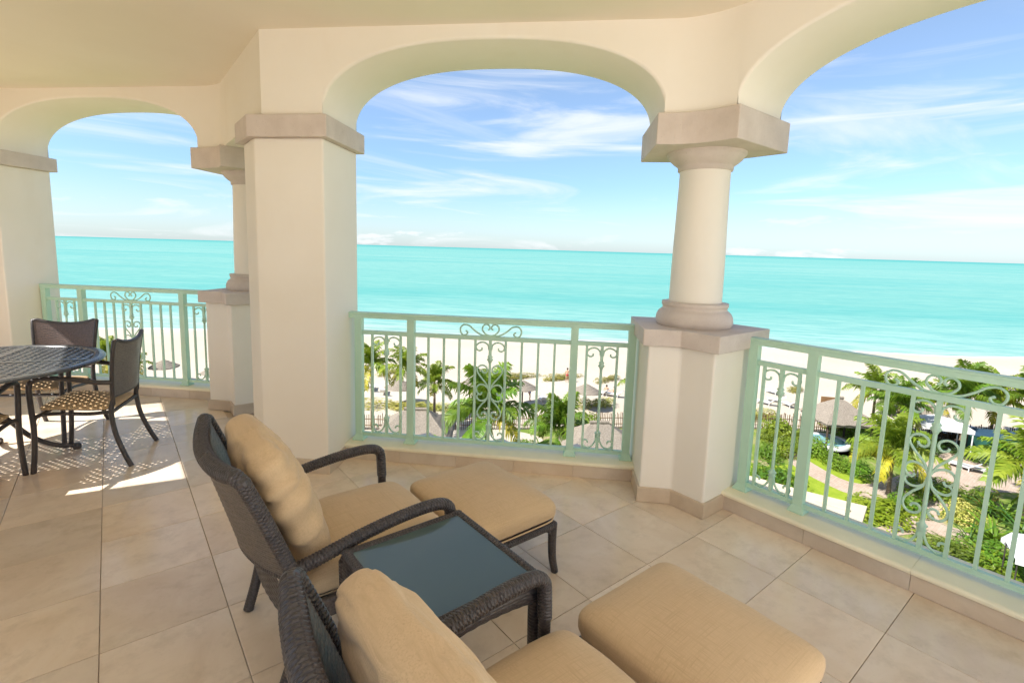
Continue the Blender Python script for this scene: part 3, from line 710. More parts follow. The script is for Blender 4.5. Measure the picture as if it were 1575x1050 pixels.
def back_pillow(root, seed, T, dz=0.0, dyaw=0.0, slump=0.0):
    """loose back cushion, gathered at its sides, leaning on the backrest"""
    def dsp(p, a, b, h):
        q = Vector((p.x * 3 + seed, p.y * 7, p.z * 3 + seed))
        edge = max(abs(a), abs(b)) ** 6
        fold = math.sin(p.y * 58 + 5 * noise.noise(Vector((p.x * 6, p.y * 5, seed)))) * (0.005 + 0.008 * abs(a) ** 2)
        d = noise.noise(q * 0.8) * 0.012 + noise.noise(q * 2.2) * 0.003 + fold * (0.35 + 0.6 * edge) - 0.006 * max(0.0, 1 - abs(noise.noise(Vector((p.x * 2.5 + seed, p.y * 15 + 2 * noise.noise(Vector((p.x * 9, p.y * 4, seed))), 1.7)))) * 4.5) ** 2
        crease = 0.016 * math.exp(-((p.y - 0.13 - 0.10 * p.x) / 0.018) ** 2) * math.exp(-((p.x + 0.12) / 0.16) ** 2)
        p.z += (d - crease) * max(-1.0, min(1.0, h * 2.5)); p.x += d * 0.8 * a; p.y += d * 0.6 * b - slump * 0.03 * (a * a)
        return p
    mb = cushion(0.285, 0.262, T, 5.5, 2.7, 120, 26, dsp, 0.25)
    o = mb.build('back_cushion', 'fabric', root)
    # local x (width) -> world y, local y (height) -> up along the rake, local z (thickness) -> forward
    tilt = R(23)
    up = Vector((-math.sin(tilt), 0, math.cos(tilt))); fw = Vector((math.cos(tilt), 0, math.sin(tilt))); yy = Vector((0, 1, 0))
    c = Vector((0.420, 0, 0.655 + dz)) + fw * (T * 0.42)
    m = Matrix(((yy.x, up.x, fw.x, c.x), (yy.y, up.y, fw.y, c.y), (yy.z, up.z, fw.z, c.z), (0, 0, 0, 1)))
    o.matrix_local = m @ Matrix.Rotation(dyaw, 4, 'Z'); return o
CH1 = (0.0, 1.975, 0.0); CH2 = (0.0, 0.735, 0.0)
ch1 = lounge_chair('dark wicker lounge chair standing between the broad pillar and the glass side table', CH1)
ch2 = dup(ch1, CH2, 0, 'dark wicker lounge chair nearest the viewer, its front cut by the bottom edge')
back_pillow(ch1, 3.1, 0.098, 0.0, R(1.5), 0.6)
back_pillow(ch2, 9.7, 0.108, 0.0, R(-2), 0.3)

# ---- footstools
def footstool(label, loc, W, H):
    root = thing('footstool', label, 'footstool', loc, 0, 'wicker footstools with tan cushions')
    def dsp(p, a, b, h):
        q = p + Vector((loc[0], loc[1], 0)); nz = noise.noise(q * 4.5) * 0.005 + noise.noise(q * 13) * 0.0014
        p.z += 0.020 * (1 - a * a) * (1 - b * b) * (1 if h > 0 else 0) + nz * (1 if h > -0.5 else 0); p.x += nz * a; p.y += nz * b
        return p
    cu = cushion(W, H, 0.069, 11, 3.3, 112, 16, dsp).build('cushion', 'fabric', root, loc=(0, 0, 0.333))
    MB().tube(ring_path(W * 0.985, H * 0.988, 8, -0.044), 0.0038, 6).build('piping', 'fabric', cu)
    w_, h_ = W - 0.025, H - 0.025
    for n_, (x0, y0, x1, y1) in enumerate(((-w_, -h_, w_, -h_), (w_, -h_, w_, h_), (w_, h_, -w_, h_), (-w_, h_, -w_, -h_))):
        MB().tube([(x0, y0, 0.252), (x1, y1, 0.252)], 0.018, 12, rib=(0.0115, 0.0034, 6)).build('apron', 'wicker', root)
    MB().box((-w_, -h_, 0.262), (w_, h_, 0.273)).build('deck', 'wicker_panel', root)
    for sx_ in (1, -1):
        for sy_ in (1, -1):
            Lg = spline([(sx_ * (w_ - 0.004), sy_ * (h_ - 0.004), 0.262), (sx_ * (w_ - 0.004), sy_ * (h_ - 0.004), 0.17), (sx_ * (w_ - 0.001), sy_ * (h_ - 0.001), 0.08), (sx_ * (w_ + 0.012), sy_ * (h_ + 0.008), 0.0)], 5)
            lg = MB().tube(Lg, [0.023 - 0.005 * i / (len(Lg) - 1) for i in range(len(Lg))], 12, rib=(0.012, 0.0018, 0)).build('leg', 'wicker', root)
            MB().tube([(sx_ * (w_ - 0.055), sy_ * h_, 0.242), (sx_ * (w_ - 0.02), sy_ * h_, 0.218)], 0.009, 6).build('bracket', 'wicker', lg)
    return root
footstool('tan cushioned wicker footstool in the middle, in front of the lounge chair by the pillar', (1.425, 1.945, 0), 0.265, 0.312)
footstool('tan cushioned wicker footstool at the bottom of the picture, nearest the garden-side railing', (1.455, 0.772, 0), 0.268, 0.308)

# ---- glass-topped side table
root = thing('side_table', 'low dark wicker side table with a tinted glass top, between the two lounge chairs', 'table', (0.825, 1.36, 0))
HX, HY, ZT = 0.247, 0.25, 0.54
gl_ = MB().box((-HX + 0.024, -HY + 0.024, ZT - 0.012), (HX - 0.024, HY - 0.024, ZT - 0.003)).build('glass_top', 'glass', root, bevel=0.002)
cor = [(-HX, -HY), (HX, -HY), (HX, HY), (-HX, HY)]
for i in range(4):
    a = Vector((*cor[i], 0)); b = Vector((*cor[(i + 1) % 4], 0)); nn = Vector((b.y - a.y, a.x - b.x, 0)).normalized(); Lr = (b - a).length
    ins = 0.016
    MB().tube([a - nn * ins + Vector((0, 0, ZT - 0.010)) + (b - a).normalized() * 0.006, b - nn * ins + Vector((0, 0, ZT - 0.010)) - (b - a).normalized() * 0.006], 0.0155, 24, rib=(0.0125, 0.0046, 8), flat=1.0).build('top_border', 'wicker', root)
    def SA(u, v, a=a, b=b, nn=nn, Lr=Lr):
        arch = 0.030 * (1 - (2 * u - 1) ** 2); z1 = ZT - 0.014; z0 = ZT - 0.105 + arch
        bul = 0.012 * math.sin(math.pi * v)
        return a.lerp(b, u) + nn * (bul - 0.006) + Vector((0, 0, z0 + (z1 - z0) * v)), nn
    weave(SA, Lr, 0.09, 0.0125, 0.022, 0.0042, 0.0055, 1).build('apron', 'wicker', root)
    p = a - nn * 0.014 + (b - a).normalized() * 0.014
    Lg = spline([(p.x, p.y, ZT - 0.03), (p.x * 1.0, p.y * 1.0, 0.33), (p.x * 1.01, p.y * 1.01, 0.15), (p.x * 1.05, p.y * 1.05, 0.0)], 6)
    MB().tube(Lg, [0.0255 - 0.007 * k / (len(Lg) - 1) for k in range(len(Lg))], 14, rib=(0.012, 0.0028, 0)).build('leg', 'wicker', root)
MB().box((-HX + 0.02, -HY + 0.02, ZT - 0.03), (HX - 0.02, HY - 0.02, ZT - 0.014)).build('underlay', 'dark_metal', root)

# ---- dining table
TC = (-0.73, 4.82)
root = thing('dining_table', 'round dark metal dining table with a lattice top, at the left edge', 'table', (*TC, 0))
RT = 0.67
MB().lathe([(RT - 0.075, 0.706), (RT - 0.02, 0.70), (RT - 0.004, 0.703), (RT, 0.712), (RT - 0.006, 0.722), (RT - 0.03, 0.7265), (RT - 0.062, 0.7262), (RT - 0.075, 0.7215), (RT - 0.075, 0.706)], 96, caps=False).build('rim', 'table_metal', root)
mb = MB(); ri = RT - 0.074
for ang in (R(28), R(118)):
    d = Vector((math.cos(ang), math.sin(ang), 0)); e = Vector((-d.y, d.x, 0)); k = -15
    while k <= 15:
        o_ = k * 0.0385; hl = math.sqrt(max(0, ri * ri - o_ * o_)); k += 1
        if hl < 0.04: continue
        # each slat dips under and over its neighbours
        n_ = max(4, int(2 * hl / 0.0193)); P = []
        for i in range(n_ + 1):
            s_ = -hl + 2 * hl * i / n_
            P.append(d * s_ + e * o_ + Vector((0, 0, 0.7155 + 0.0026 * math.cos(math.pi * (s_ / 0.0385 + k + (1 if ang > 1 else 0))))))
        vs = []; fs = []
        for i, p in enumerate(P):
            vs += [p + e * 0.0115 + Vector((0, 0, -0.003)), p + e * 0.0115 + Vector((0, 0, 0.003)), p - e * 0.0115 + Vector((0, 0, 0.003)), p - e * 0.0115 + Vector((0, 0, -0.003))]
        for i in range(n_):
            for q in range(4): fs.append((i * 4 + q, i * 4 + (q + 1) % 4, i * 4 + 4 + (q + 1) % 4, i * 4 + 4 + q))
        mb.add(vs, fs)
o = mb.build('lattice', 'table_metal', root); o['kind'] = 'stuff'
for ang in (R(73), R(163)):
    d = Vector((math.cos(ang), math.sin(ang), 0)); MB().obox((0, 0, 0.7165 if ang < 2 else 0.7163), d, (-d.y, d.x, 0), (0, 0, 1), (ri, 0.017, 0.0062)).build('cross_bar', 'table_metal', root)
MB().lathe([(0.05, 0.705), (0.052, 0.6), (0.04, 0.55), (0.04, 0.33), (0.06, 0.30), (0.045, 0.26)], 20).build('pedestal', 'dark_metal', root)
for k in range(4):
    f = R(3 + 90 * k); d = Vector((math.cos(f), math.sin(f), 0))
    P = spline([d * 0.03 + Vector((0, 0, 0.36)), d * 0.09 + Vector((0, 0, 0.31)), d * 0.20 + Vector((0, 0, 0.16)), d * 0.33 + Vector((0, 0, 0.06)), d * 0.45 + Vector((0, 0, 0.028))], 6)
    lg = MB().tube(P, 0.017, 10).build('leg', 'dark_metal', root)
    MB().lathe([(0.018, 0.0), (0.026, 0.006), (0.027, 0.03), (0.018, 0.045)], 14, (d.x * 0.455, d.y * 0.455)).build('foot', 'dark_metal', lg)
    P2 = spline([d * 0.03 + Vector((0, 0, 0.50)), d * 0.16 + Vector((0, 0, 0.58)), d * 0.32 + Vector((0, 0, 0.66)), d * 0.50 + Vector((0, 0, 0.70))], 5)
    MB().tube(P2, 0.013, 8).build('top_bracket', 'dark_metal', root)

# ---- dining chairs: face +x, origin under the seat
def dining_chair(label, loc, rz, kind):
    root = thing('dining_chair', label, 'chair', loc, rz, 'woven dining chairs round the metal table')
    m = 'dark_metal'
    def bx(z): return -0.215 - 0.075 * max(0, (z - 0.40)) / 0.5 + 0.03 * math.sin(max(0, (z - 0.4)) * 4)
    def hw(z): return 0.205 + 0.035 * min(1, max(0, (z - 0.45) / 0.45))
    def zt(a): return 0.862 + 0.048 * abs(a) ** 2.4
    def SB(off):
        def S(u, v):
            a = u * 2 - 1; z = 0.50 + (zt(a) - 0.50) * v
            return Vector((bx(z) - 0.035 * (1 - a * a) + off, a * hw(z), z)), Vector((-1, 0, -0.2))
        return S
    mb = weave(SB(-0.009), 0.46, 0.4, 0.0105, 0.04, 0.002, 0.0115, 1)
    m2 = weave(SB(0.009), 0.46, 0.4, 0.0105, 0.04, -0.002, 0.0115, 1); mb.add(m2.v, [q[::-1] for q in m2.f], True)
    mb.build('backrest', kind, root)
    P = []
    for k in range(8): z = 0.44 + (0.895 - 0.44) * k / 7; P.append((bx(z), -hw(z), z))
    for k in range(1, 16): a = -1 + 2 * k / 16; z = zt(a); P.append((bx(z) - 0.035 * (1 - a * a), a * hw(z), z))
    for k in range(8): z = 0.895 + (0.44 - 0.895) * k / 7; P.append((bx(z), hw(z), z))
    MB().tube(P, 0.0145, 10, up=(0, 1, 0)).build('back_frame', m, root)
    P = [(bx(0.50) - 0.035 * (1 - a * a), a * hw(0.5), 0.50) for a in [-1 + k / 6 for k in range(13)]]
    MB().tube(P, 0.012, 8).build('lower_rail', m, root)
    for s_ in (1, -1):
        Lb = spline([(bx(0.47), s_ * hw(0.47), 0.47), (-0.205, s_ * 0.215, 0.39), (-0.225, s_ * 0.222, 0.24), (-0.275, s_ * 0.235, 0.09), (-0.315, s_ * 0.243, 0.0)], 6)
        MB().tube(Lb, 0.0165, 10).build('leg', m, root)
        A = spline([(bx(0.60), s_ * (hw(0.6) + 0.004), 0.605), (-0.14, s_ * 0.243, 0.615), (0.0, s_ * 0.252, 0.645), (0.13, s_ * 0.255, 0.66), (0.205, s_ * 0.252, 0.645), (0.232, s_ * 0.248, 0.60), (0.235, s_ * 0.242, 0.48), (0.232, s_ * 0.236, 0.32), (0.24, s_ * 0.236, 0.15), (0.255, s_ * 0.24, 0.0)], 6)
        MB().tube(A, 0.0165, 10).build('armrest', m, root)
        P = spline([(-0.21, s_ * 0.212, 0.395), (-0.08, s_ * 0.222, 0.39), (0.08, s_ * 0.230, 0.405), (0.20, s_ * 0.232, 0.40), (0.232, s_ * 0.236, 0.36)], 5)
        MB().tube(P, 0.013, 8).build('side_rail', m, root)
    MB().tube([(0.222, -0.232, 0.385), (0.222, 0.232, 0.385)], 0.013, 8).build('front_rail', m, root)
    MB().tube([(-0.208, -0.212, 0.39), (-0.208, 0.212, 0.39)], 0.013, 8).build('back_rail', m, root)
    def dsp(p, a, b, h):
        p.z += 0.014 * (1 - a * a) * (1 - b * b) * (1 if h > 0 else 0) + 0.012 * math.sin(a * 2.2) ; p.y *= 1 + 0.05 * a
        return p
    cushion(0.218, 0.21, 0.022, 8, 2.8, 64, 8, dsp).build('seat_cushion', 'seat_fabric', root, loc=(0.005, 0, 0.424))
    return root
def facing(x, y): return math.atan2(TC[1] - y, TC[0] - x)
ca = dining_chair('dark woven dining chair right of the table, turned sideways with all legs in view', (-0.165, 4.60, 0), facing(-0.165, 4.60), 'wicker_panel')
xb, yb = -0.45, 5.345
cb = dining_chair('brown woven dining chair seen over the table top, its back to the railing', (xb, yb, 0), facing(xb, yb), 'wicker_brown')
dup(ca, (-0.825, 4.285, 0), R(75), 'dark dining chair cut off by the left edge, only an arm and leg showing')

# ================================================================= OUTSIDE
G = -14.0
# ground sheets
S45 = (1 / R2, 1 / R2); V45 = (1 / R2, -1 / R2)
def uv(u, v, z=0): return (S45[0] * u + V45[0] * v, S45[1] * u + V45[1] * v, z)
mb = MB(); NSH = 60
shore = lambda v: 88.0 + 8.5 * math.sin((v + 20) / 120) - 0.0009 * v * v * (1 if v < 0 else -0.2) + 1.2 * math.sin(v / 13.0) + 0.5 * math.sin(v / 4.1 + 1)
rows = [(-400, 0), (-30, 0), (20, 0), (40, 0), (60, -0.02)]
vs = []; fs = []
VV = [-900, -400, -250] + [-160 + 5 * k for k in range(65)] + [260, 400, 900]
for v_ in VV:
    s_ = shore(max(-170, min(170, v_)))
    line = [(-600, G), (-30, G), (30, G), (s_ - 22, G - 0.02), (s_ - 6, G - 0.12), (s_, G - 0.42), (s_ + 10, G - 1.0), (s_ + 60, G - 3.0)]
    for u, z in line: vs.append(uv(u, v_, z))
m = 8
for i in range(len(VV) - 1):
    for k in range(m - 1): fs.append((i * m + k, i * m + k + 1, (i + 1) * m + k + 1, (i + 1) * m + k))
mb.add(vs, fs, True); struct(mb.build('beach', 'sand'))
mb = MB(); q = []
for r_ in (60, 300, 1200, 6000, 40000):
    q.append(r_)
vs = [uv(u, v_, G - 0.40) for u in q for v_ in (-45000, -8000, -900, -150, 0, 150, 900, 8000, 45000)]
fs = [(i * 9 + k, i * 9 + k + 1, (i + 1) * 9 + k + 1, (i + 1) * 9 + k) for i in range(4) for k in range(8)]
mb.add(vs, fs); struct(mb.build('sea', 'sea'))
# thin foam line where the water runs up the sand
mb = MB(); vs = []; fs = []
for i, v_ in enumerate([-170 + 1.0 * k for k in range(341)]):
    s_ = shore(v_) - 0.35 + 0.5 * noise.noise(Vector((v_ * 0.15, 3, 0))); wd = 0.5 + 0.5 * abs(noise.noise(Vector((v_ * 0.3, 8, 0))))
    vs += [uv(s_ - wd * 0.5, v_, G - 0.385), uv(s_ + wd, v_, G - 0.385)]
    if i: fs.append((2 * i - 2, 2 * i - 1, 2 * i + 1, 2 * i))
mb.add(vs, fs); o = mb.build('foam', 'white_canvas'); o['kind'] = 'stuff'
# garden ground inside the fence
FENCE = [(-75, 33.5), (-45, 36.5), (-14, 39.5), (5.4, 44.1), (20.2, 46.9), (36.3, 47.2), (60, 46.5), (80, 46)]
mb = MB(); vs = []; fs = []
for i, (v_, u) in enumerate(FENCE):
    vs += [uv(-25, v_, G + 0.012), uv(u, v_, G + 0.012)]
    if i: fs.append((2 * i - 2, 2 * i - 1, 2 * i + 1, 2 * i))
mb.add(vs, fs); struct(mb.build('garden_ground', 'soil'))
def sheet(name, mat, pix, z, rounds=2):
    P = [Vector(gp(a, b, G)).to_2d() for a, b in pix]
    for _ in range(rounds):
        P = [p.lerp(P[(i + 1) % len(P)], t_) for i, p in enumerate(P) for t_ in (0.25, 0.75)]
    mb = MB(); 
    if area([tuple(p) for p in P]) < 0: P.reverse()
    mb.prism([tuple(p) for p in P], z - 0.2, z); return struct(mb.build(name, mat))
sheet('lawn', 'lawn', [(1100, 765), (1130, 700), (1165, 718), (1200, 716), (1222, 714), (1240, 722), (1300, 757), (1345, 768), (1330, 800), (1230, 800), (1130, 800)], G + 0.03)
sheet('lawn', 'lawn', [(1232, 688), (1262, 702), (1310, 728), (1345, 742), (1330, 752), (1290, 736), (1248, 716)], G + 0.03)
sheet('path', 'paving', [(1196, 660), (1206, 662), (1218, 690), (1250, 714), (1318, 750), (1375, 735), (1425, 715), (1440, 690), (1475, 685), (1530, 705), (1600, 720), (1600, 760), (1500, 755), (1470, 770), (1430, 800), (1500, 822), (1480, 830), (1420, 818), (1345, 830), (1330, 815), (1400, 800), (1425, 770), (1400, 760), (1330, 772), (1240, 731), (1206, 705)], G + 0.04)
sheet('path', 'paving', [(560, 690), (560, 676), (700, 690), (800, 700), (850, 690), (990, 700), (990, 720), (700, 730)], G + 0.04)
sheet('sand_court', 'sand', [(560, 640), (690, 650), (835, 668), (835, 690), (720, 690), (560, 680)], G + 0.035)
sheet('sand_court', 'sand', [(1400, 640), (1575, 655), (1600, 690), (1480, 680), (1400, 662)], G + 0.035)

# picket fence of rough stakes
def fence_pts(step):
    P = [Vector((u, v_)) for v_, u in FENCE]; out = []
    for a, b in zip(P, P[1:]):
        k = int((b - a).length / step)
        for i in range(k): out.append(a.lerp(b, i / k))
    return out
root = thing('picket_fence', 'rustic brown stake fence between the hotel garden and the beach', 'fence', uv(44, 5, G))
mb = MB(); rng = random.Random(4)
for p in fence_pts(0.17):
    x, y, _ = uv(p.x, p.y); h = rng.uniform(1.25, 1.6); a = rng.uniform(0, 3); r_ = rng.uniform(0.028, 0.045); lx, ly = rng.uniform(-.04, .04), rng.uniform(-.04, .04)
    vs = []
    for z in (G - 0.1, G + h):
        for q in range(4): f = a + q * math.pi / 2; vs.append((x + r_ * math.cos(f) + (lx if z > G else 0), y + r_ * math.sin(f) + (ly if z > G else 0), z))
    mb.add(vs, [(0, 1, 5, 4), (1, 2, 6, 5), (2, 3, 7, 6), (3, 0, 4, 7), (4, 5, 6, 7)])
o = mb.build('pickets', 'fence_wood', root, rel=True); o['kind'] = 'stuff'
for zz in (0.45, 1.0):
    MB().tube([(*uv(p.x - 0.05, p.y)[:2], G + zz) for p in fence_pts(1.5)], 0.035, 5).build('fence_rail', 'fence_wood', root, rel=True)

# ---- plants
def frond_mesh(L, droop, leaf, n=30, seed=0, mat='palm_leaf', lift=0.55):
    rg = random.Random(seed); mb = MB(); P = []
    for i in range(13):
        t_ = i / 12; ang = lift - droop * t_ ** 1.3
        P.append(Vector((0, 0, 0)) if i == 0 else P[-1] + Vector((math.cos(ang), 0, math.sin(ang))) * (L / 12))
    mb.tube(P, [0.03 - 0.025 * i / 12 for i in range(13)], 4)
    for s_ in (1, -1):
        for k in range(n):
            t_ = 0.12 + 0.87 * (k + rg.random() * 0.6) / n; f = t_ * 12; i = min(11, int(f)); p = P[i].lerp(P[i + 1], f - i); tg = (P[i + 1] - P[i]).normalized()
            ll = leaf * (math.sin(math.pi * (0.12 + 0.80 * t_)) ** 0.7) * rg.uniform(0.8, 1.1)
            side = Vector((0, s_, 0)); up = tg.cross(side) * s_; 
            dr = (side * rg.uniform(0.75, 1.0) + tg * rg.uniform(0.45, 0.8) + up * rg.uniform(-0.15, 0.35)).normalized()
            w_ = 0.05 + 0.018 * rg.random(); wv = tg * w_
            mid = p + dr * (ll * 0.5); tip = p + (dr + Vector((0, 0, -rg.uniform(0.35, 0.8)))).normalized() * ll
            mb.add([p - wv * 0.5, p + wv * 0.5, mid + wv, mid - wv, tip], [(0, 1, 2, 3), (3, 2, 4)])
    return mb.mesh('frond', mat)
FR = [frond_mesh(2.7, d, lf, 34, i, 'palm_leaf', li) for i, (d, lf, li) in enumerate(((1.3, 0.85, 0.9), (1.5, 0.9, 0.55), (1.2, 0.8, 1.2), (1.6, 0.85, 0.25)))]
FL = [frond_mesh(2.7, d, lf, 36, i + 7, 'palm_leaf_lush', li) for i, (d, lf, li) in enumerate(((1.3, 0.95, 0.9), (1.5, 1.0, 0.55), (1.1, 0.9, 1.25), (1.6, 0.95, 0.25)))]
FY = [frond_mesh(2.6, 1.7, 0.85, 32, 15, 'palm_leaf_yellow', 0.0), frond_mesh(2.5, 1.5, 0.8, 32, 16, 'palm_leaf_yellow', 0.3)]
def palm(label, base, crown_py, size, seed, n=17, lush=False, yellow=2, tr=0.13):
    zc = hz(base, crown_py) if crown_py else G + 2.0
    h = max(0.6, zc - G); rg = random.Random(seed)
    root = thing('palm_tree', label, 'palm tree', (base.x, base.y, G), rg.uniform(0, 6), 'palm trees in the hotel garden')
    bend = Vector((rg.uniform(-1, 1), rg.uniform(-1, 1), 0)) * (0.05 * h)
    P = [bend * ((i / 10) ** 2 - (i / 10)) + Vector((0, 0, h * i / 10)) for i in range(11)]
    mb = MB(); mb.tube(P, [tr * (1.35 if i == 0 else 1.0 - 0.035 * i) for i in range(11)], 9, rib=(0.16, 0.03, 0)); mb.build('trunk', 'palm_trunk', root)
    for k in range(n):
        lay = k / n; a = k * 2.399 + rg.uniform(-0.25, 0.25)
        src = FL if lush else FR
        if k >= n - yellow: me = FY[k % 2]
        else: me = src[2] if lay < 0.25 else src[0] if lay < 0.5 else src[1] if lay < 0.8 else src[3]
        o = link('frond', me, root, (0, 0, h - 0.05 - 0.25 * lay), rz=a)
        s_ = size * 1.28 * rg.uniform(0.85, 1.1); o.scale = (s_, s_, s_); o.rotation_euler = (rg.uniform(-0.25, 0.25), -0.52 + 0.62 * lay + rg.uniform(-0.12, 0.12), a)
    return root
PALMS = [
    ('coconut palm with dry yellow lower fronds beside the left post of the middle railing', (572, 655), 560, 0.72, 17, False, 4),
    ('coconut palm in front of the thatched beach umbrella nearest the square pillar', (626, 668), 565, 0.72, 16, False, 2),
    ('short bright green palm standing behind the long stake fence, middle railing', (668, 642), 588, 0.66, 17, False, 1),
    ('large dark lush palm seen through the centre scroll of the middle railing', (748, 775), 628, 0.92, 20, True, 1),
    ('low upright bright green palm left of the second post from the round column', (858, 700), 655, 0.88, 18, True, 1),
    ('palm half hidden behind the pedestal of the round column', (988, 665), 588, 0.70, 16, False, 2),
    ('palm with loose fronds beyond the gazebo, against the open sand', (1338, 668), 600, 0.78, 17, False, 2),
    ('dark green palm beside the gazebo palm, right of it and lower', (1374, 690), 622, 0.78, 17, True, 1),
    ('yellow-green palm rising out of the round clump of ground cover', (1366, 760), 690, 0.86, 19, False, 4),
    ('palm behind the white canopy with a thick pale trunk', (1440, 668), 618, 0.66, 15, False, 2),
    ('tall palm under the centre scrolls of the garden-side railing', (1476, 684), 606, 0.86, 18, True, 1),
    ('palm standing beside the dark loungers close to the stake fence', (1522, 678), 610, 0.82, 18, False, 2),
    ('palm at the right edge of the picture, in front of the beach', (1572, 690), 612, 0.84, 17, True, 2),
    ('low pale yellow-green palm at the right edge beside the paved path', (1572, 792), 716, 0.98, 18, False, 3),
    ('palm seen over the dining chair through the far railing', (168, 602), 545, 0.70, 16, False, 2),
    ('small yellowing palm behind the scroll of the far railing', (212, 592), 558, 0.50, 13, False, 4),
]
for i, (lb, bpx, cpy, sz, n_, lush, yel) in enumerate(PALMS):
    palm(lb, gp(*bpx, G), cpy, sz, 30 + i, n_, lush, yel)

def leaf_cloud(n, rx, ry, rz_, leaf, seed, mat, name='foliage', up=0.3, flat_bottom=True):
    rg = random.Random(seed); mb = MB(); vs = []; fs = []
    lumps = [(Vector((rg.uniform(-.6, .6), rg.uniform(-.6, .6), rg.uniform(0.1, .6))), rg.uniform(.35, .55)) for _ in range(9)] + [(Vector((0, 0, 0.15)), 0.75)]
    for i in range(n):
        c, r_ = lumps[i % len(lumps)]
        d = Vector((rg.gauss(0, 1), rg.gauss(0, 1), rg.gauss(0.2, 1))).normalized(); p = c + d * (r_ * rg.uniform(0.72, 1.0) ** 0.5)
        if p.z < 0: p.z = -p.z * 0.4
        p = Vector((p.x * rx, p.y * ry, p.z * rz_))
        nrm = (d + Vector((rg.uniform(-.7, .7), rg.uniform(-.7, .7), up + rg.uniform(-.4, .6)))).normalized(); t_ = nrm.orthogonal().normalized(); t_.rotate(Matrix.Rotation(rg.uniform(0, 6.3), 3, nrm)); b_ = nrm.cross(t_)
        s_ = leaf * rg.uniform(0.6, 1.25); k = len(vs)
        vs += [p - t_ * s_, p + b_ * s_ * 0.42 + nrm * s_ * 0.12, p + t_ * s_, p - b_ * s_ * 0.42 + nrm * s_ * 0.12]; fs.append((k, k + 1, k + 2, k + 3))
    mb.add(vs, fs); return mb.mesh(name, mat)
CLOUD = {m_: [leaf_cloud(nn_, 1, 1, 1, lf, 50 + i * 3 + k, m_) for k in range(2)] for i, (m_, nn_, lf) in enumerate((('hedge_leaf', 1500, 0.075), ('bright_leaf', 1500, 0.08), ('dark_leaf', 1300, 0.085), ('dune_leaf', 1300, 0.07), ('flower_leaf', 1400, 0.075)))}
def shrub(label, px, py, rx, ry, h, mat, group='shrubs in the hotel garden', name='shrub', cat='shrub', rz=None):
    b = gp(px, py, G); rg = random.Random(int(px * 7 + py))
    root = thing(name, label, cat, (b.x, b.y, G), 0, group)
    o = link('foliage', CLOUD[mat][rg.randrange(2)], root, (0, 0, 0), rz=rg.uniform(0, 6) if rz is None else rz); o.scale = (rx, ry, h)
    MB().tube([(0, 0, 0), (0.03, 0.02, h * 0.6)], 0.04, 5).build('stem', 'palm_trunk', root)
    return root
SHR = [
    ('rounded dark green hedge by the lawn, nearest the round column', 1180, 738, 2.4, 1.9, 1.3, 'hedge_leaf'),
    ('small round green bush behind the dark hedge by the column', 1176, 706, 1.2, 1.1, 1.2, 'hedge_leaf'),
    ('bright green hedge in front of the stake fence, left of the gazebo', 1208, 672, 2.0, 1.8, 1.7, 'bright_leaf'),
    ('round bright bush between the path and the bright hedge', 1190, 682, 1.3, 1.2, 1.2, 'bright_leaf'),
    ('bright green bush left of the hot tub, lower of the hedge group', 1216, 698, 1.7, 1.4, 1.5, 'bright_leaf'),
    ('dark bush at the edge of the slate beside the hot tub', 1250, 698, 1.4, 1.3, 1.6, 'hedge_leaf'),
    ('low dark hedge along the upper lawn, below the gazebo', 1288, 718, 2.2, 1.0, 1.0, 'hedge_leaf'),
    ('low dark hedge along the upper lawn, next to the path bend', 1322, 730, 1.9, 1.0, 1.0, 'hedge_leaf'),
    ('green bush behind the gazebo posts', 1290, 664, 2.4, 1.4, 1.7, 'hedge_leaf'),
    ('spreading yellow-green bush right of the gazebo', 1335, 698, 2.4, 2.0, 1.5, 'bright_leaf'),
    ('mid green bush right of the gazebo behind the spreading bush', 1350, 678, 2.2, 1.6, 1.5, 'hedge_leaf'),
    ('round clump of glossy ground cover under the yellow-green palm', 1362, 800, 2.6, 2.2, 0.9, 'bright_leaf'),
    ('clump of glossy ground cover beside the curving path, right of the palm clump', 1388, 782, 1.5, 1.3, 0.8, 'hedge_leaf'),
    ('dark green bush inside the path loop, behind the lower scrolls', 1425, 760, 1.8, 1.6, 1.4, 'hedge_leaf'),
    ('bush with rusty tips between the path loop and the spiky plants', 1478, 768, 2.0, 1.6, 1.2, 'flower_leaf'),
    ('yellowish grass tuft bush next to the lower path', 1488, 806, 1.5, 1.3, 1.3, 'dune_leaf'),
    ('flowering bush with red tips below the lower path, left one', 1452, 868, 1.7, 1.5, 1.3, 'flower_leaf'),
    ('green bush below the lower path behind the railing balusters', 1490, 880, 1.8, 1.6, 1.3, 'bright_leaf'),
    ('dark green bush beside the white parasol at the right edge', 1540, 880, 1.9, 1.6, 1.3, 'hedge_leaf'),
    ('dark hedge in front of the navy covered cabana', 1490, 705, 3.0, 1.2, 0.9, 'dark_leaf'),
    ('leafy bush at the foot of the palms by the right edge', 1560, 705, 2.6, 1.6, 1.4, 'hedge_leaf'),
    ('dark bush at the foot of the white canopy', 1408, 692, 1.8, 1.4, 1.2, 'dark_leaf'),
    ('low green bush beside the thatched hut in the middle opening', 812, 700, 1.6, 1.3, 1.4, 'hedge_leaf'),
    ('green bush below the low upright palm', 835, 716, 1.6, 1.3, 1.5, 'bright_leaf'),
    ('yellow-green bush at the back of the right-hand thatched hut', 906, 664, 2.0, 1.2, 1.6, 'bright_leaf'),
    ('bright green bush at the foot of the round column pedestal, down in the garden', 975, 725, 1.2, 1.1, 1.6, 'bright_leaf'),
    ('green bush under the large lush palm', 770, 722, 2.4, 2.0, 1.8, 'dark_leaf'),
]
for lb, px, py, rx, ry, h, m_ in SHR: shrub(lb, px, py, rx, ry, h, m_)
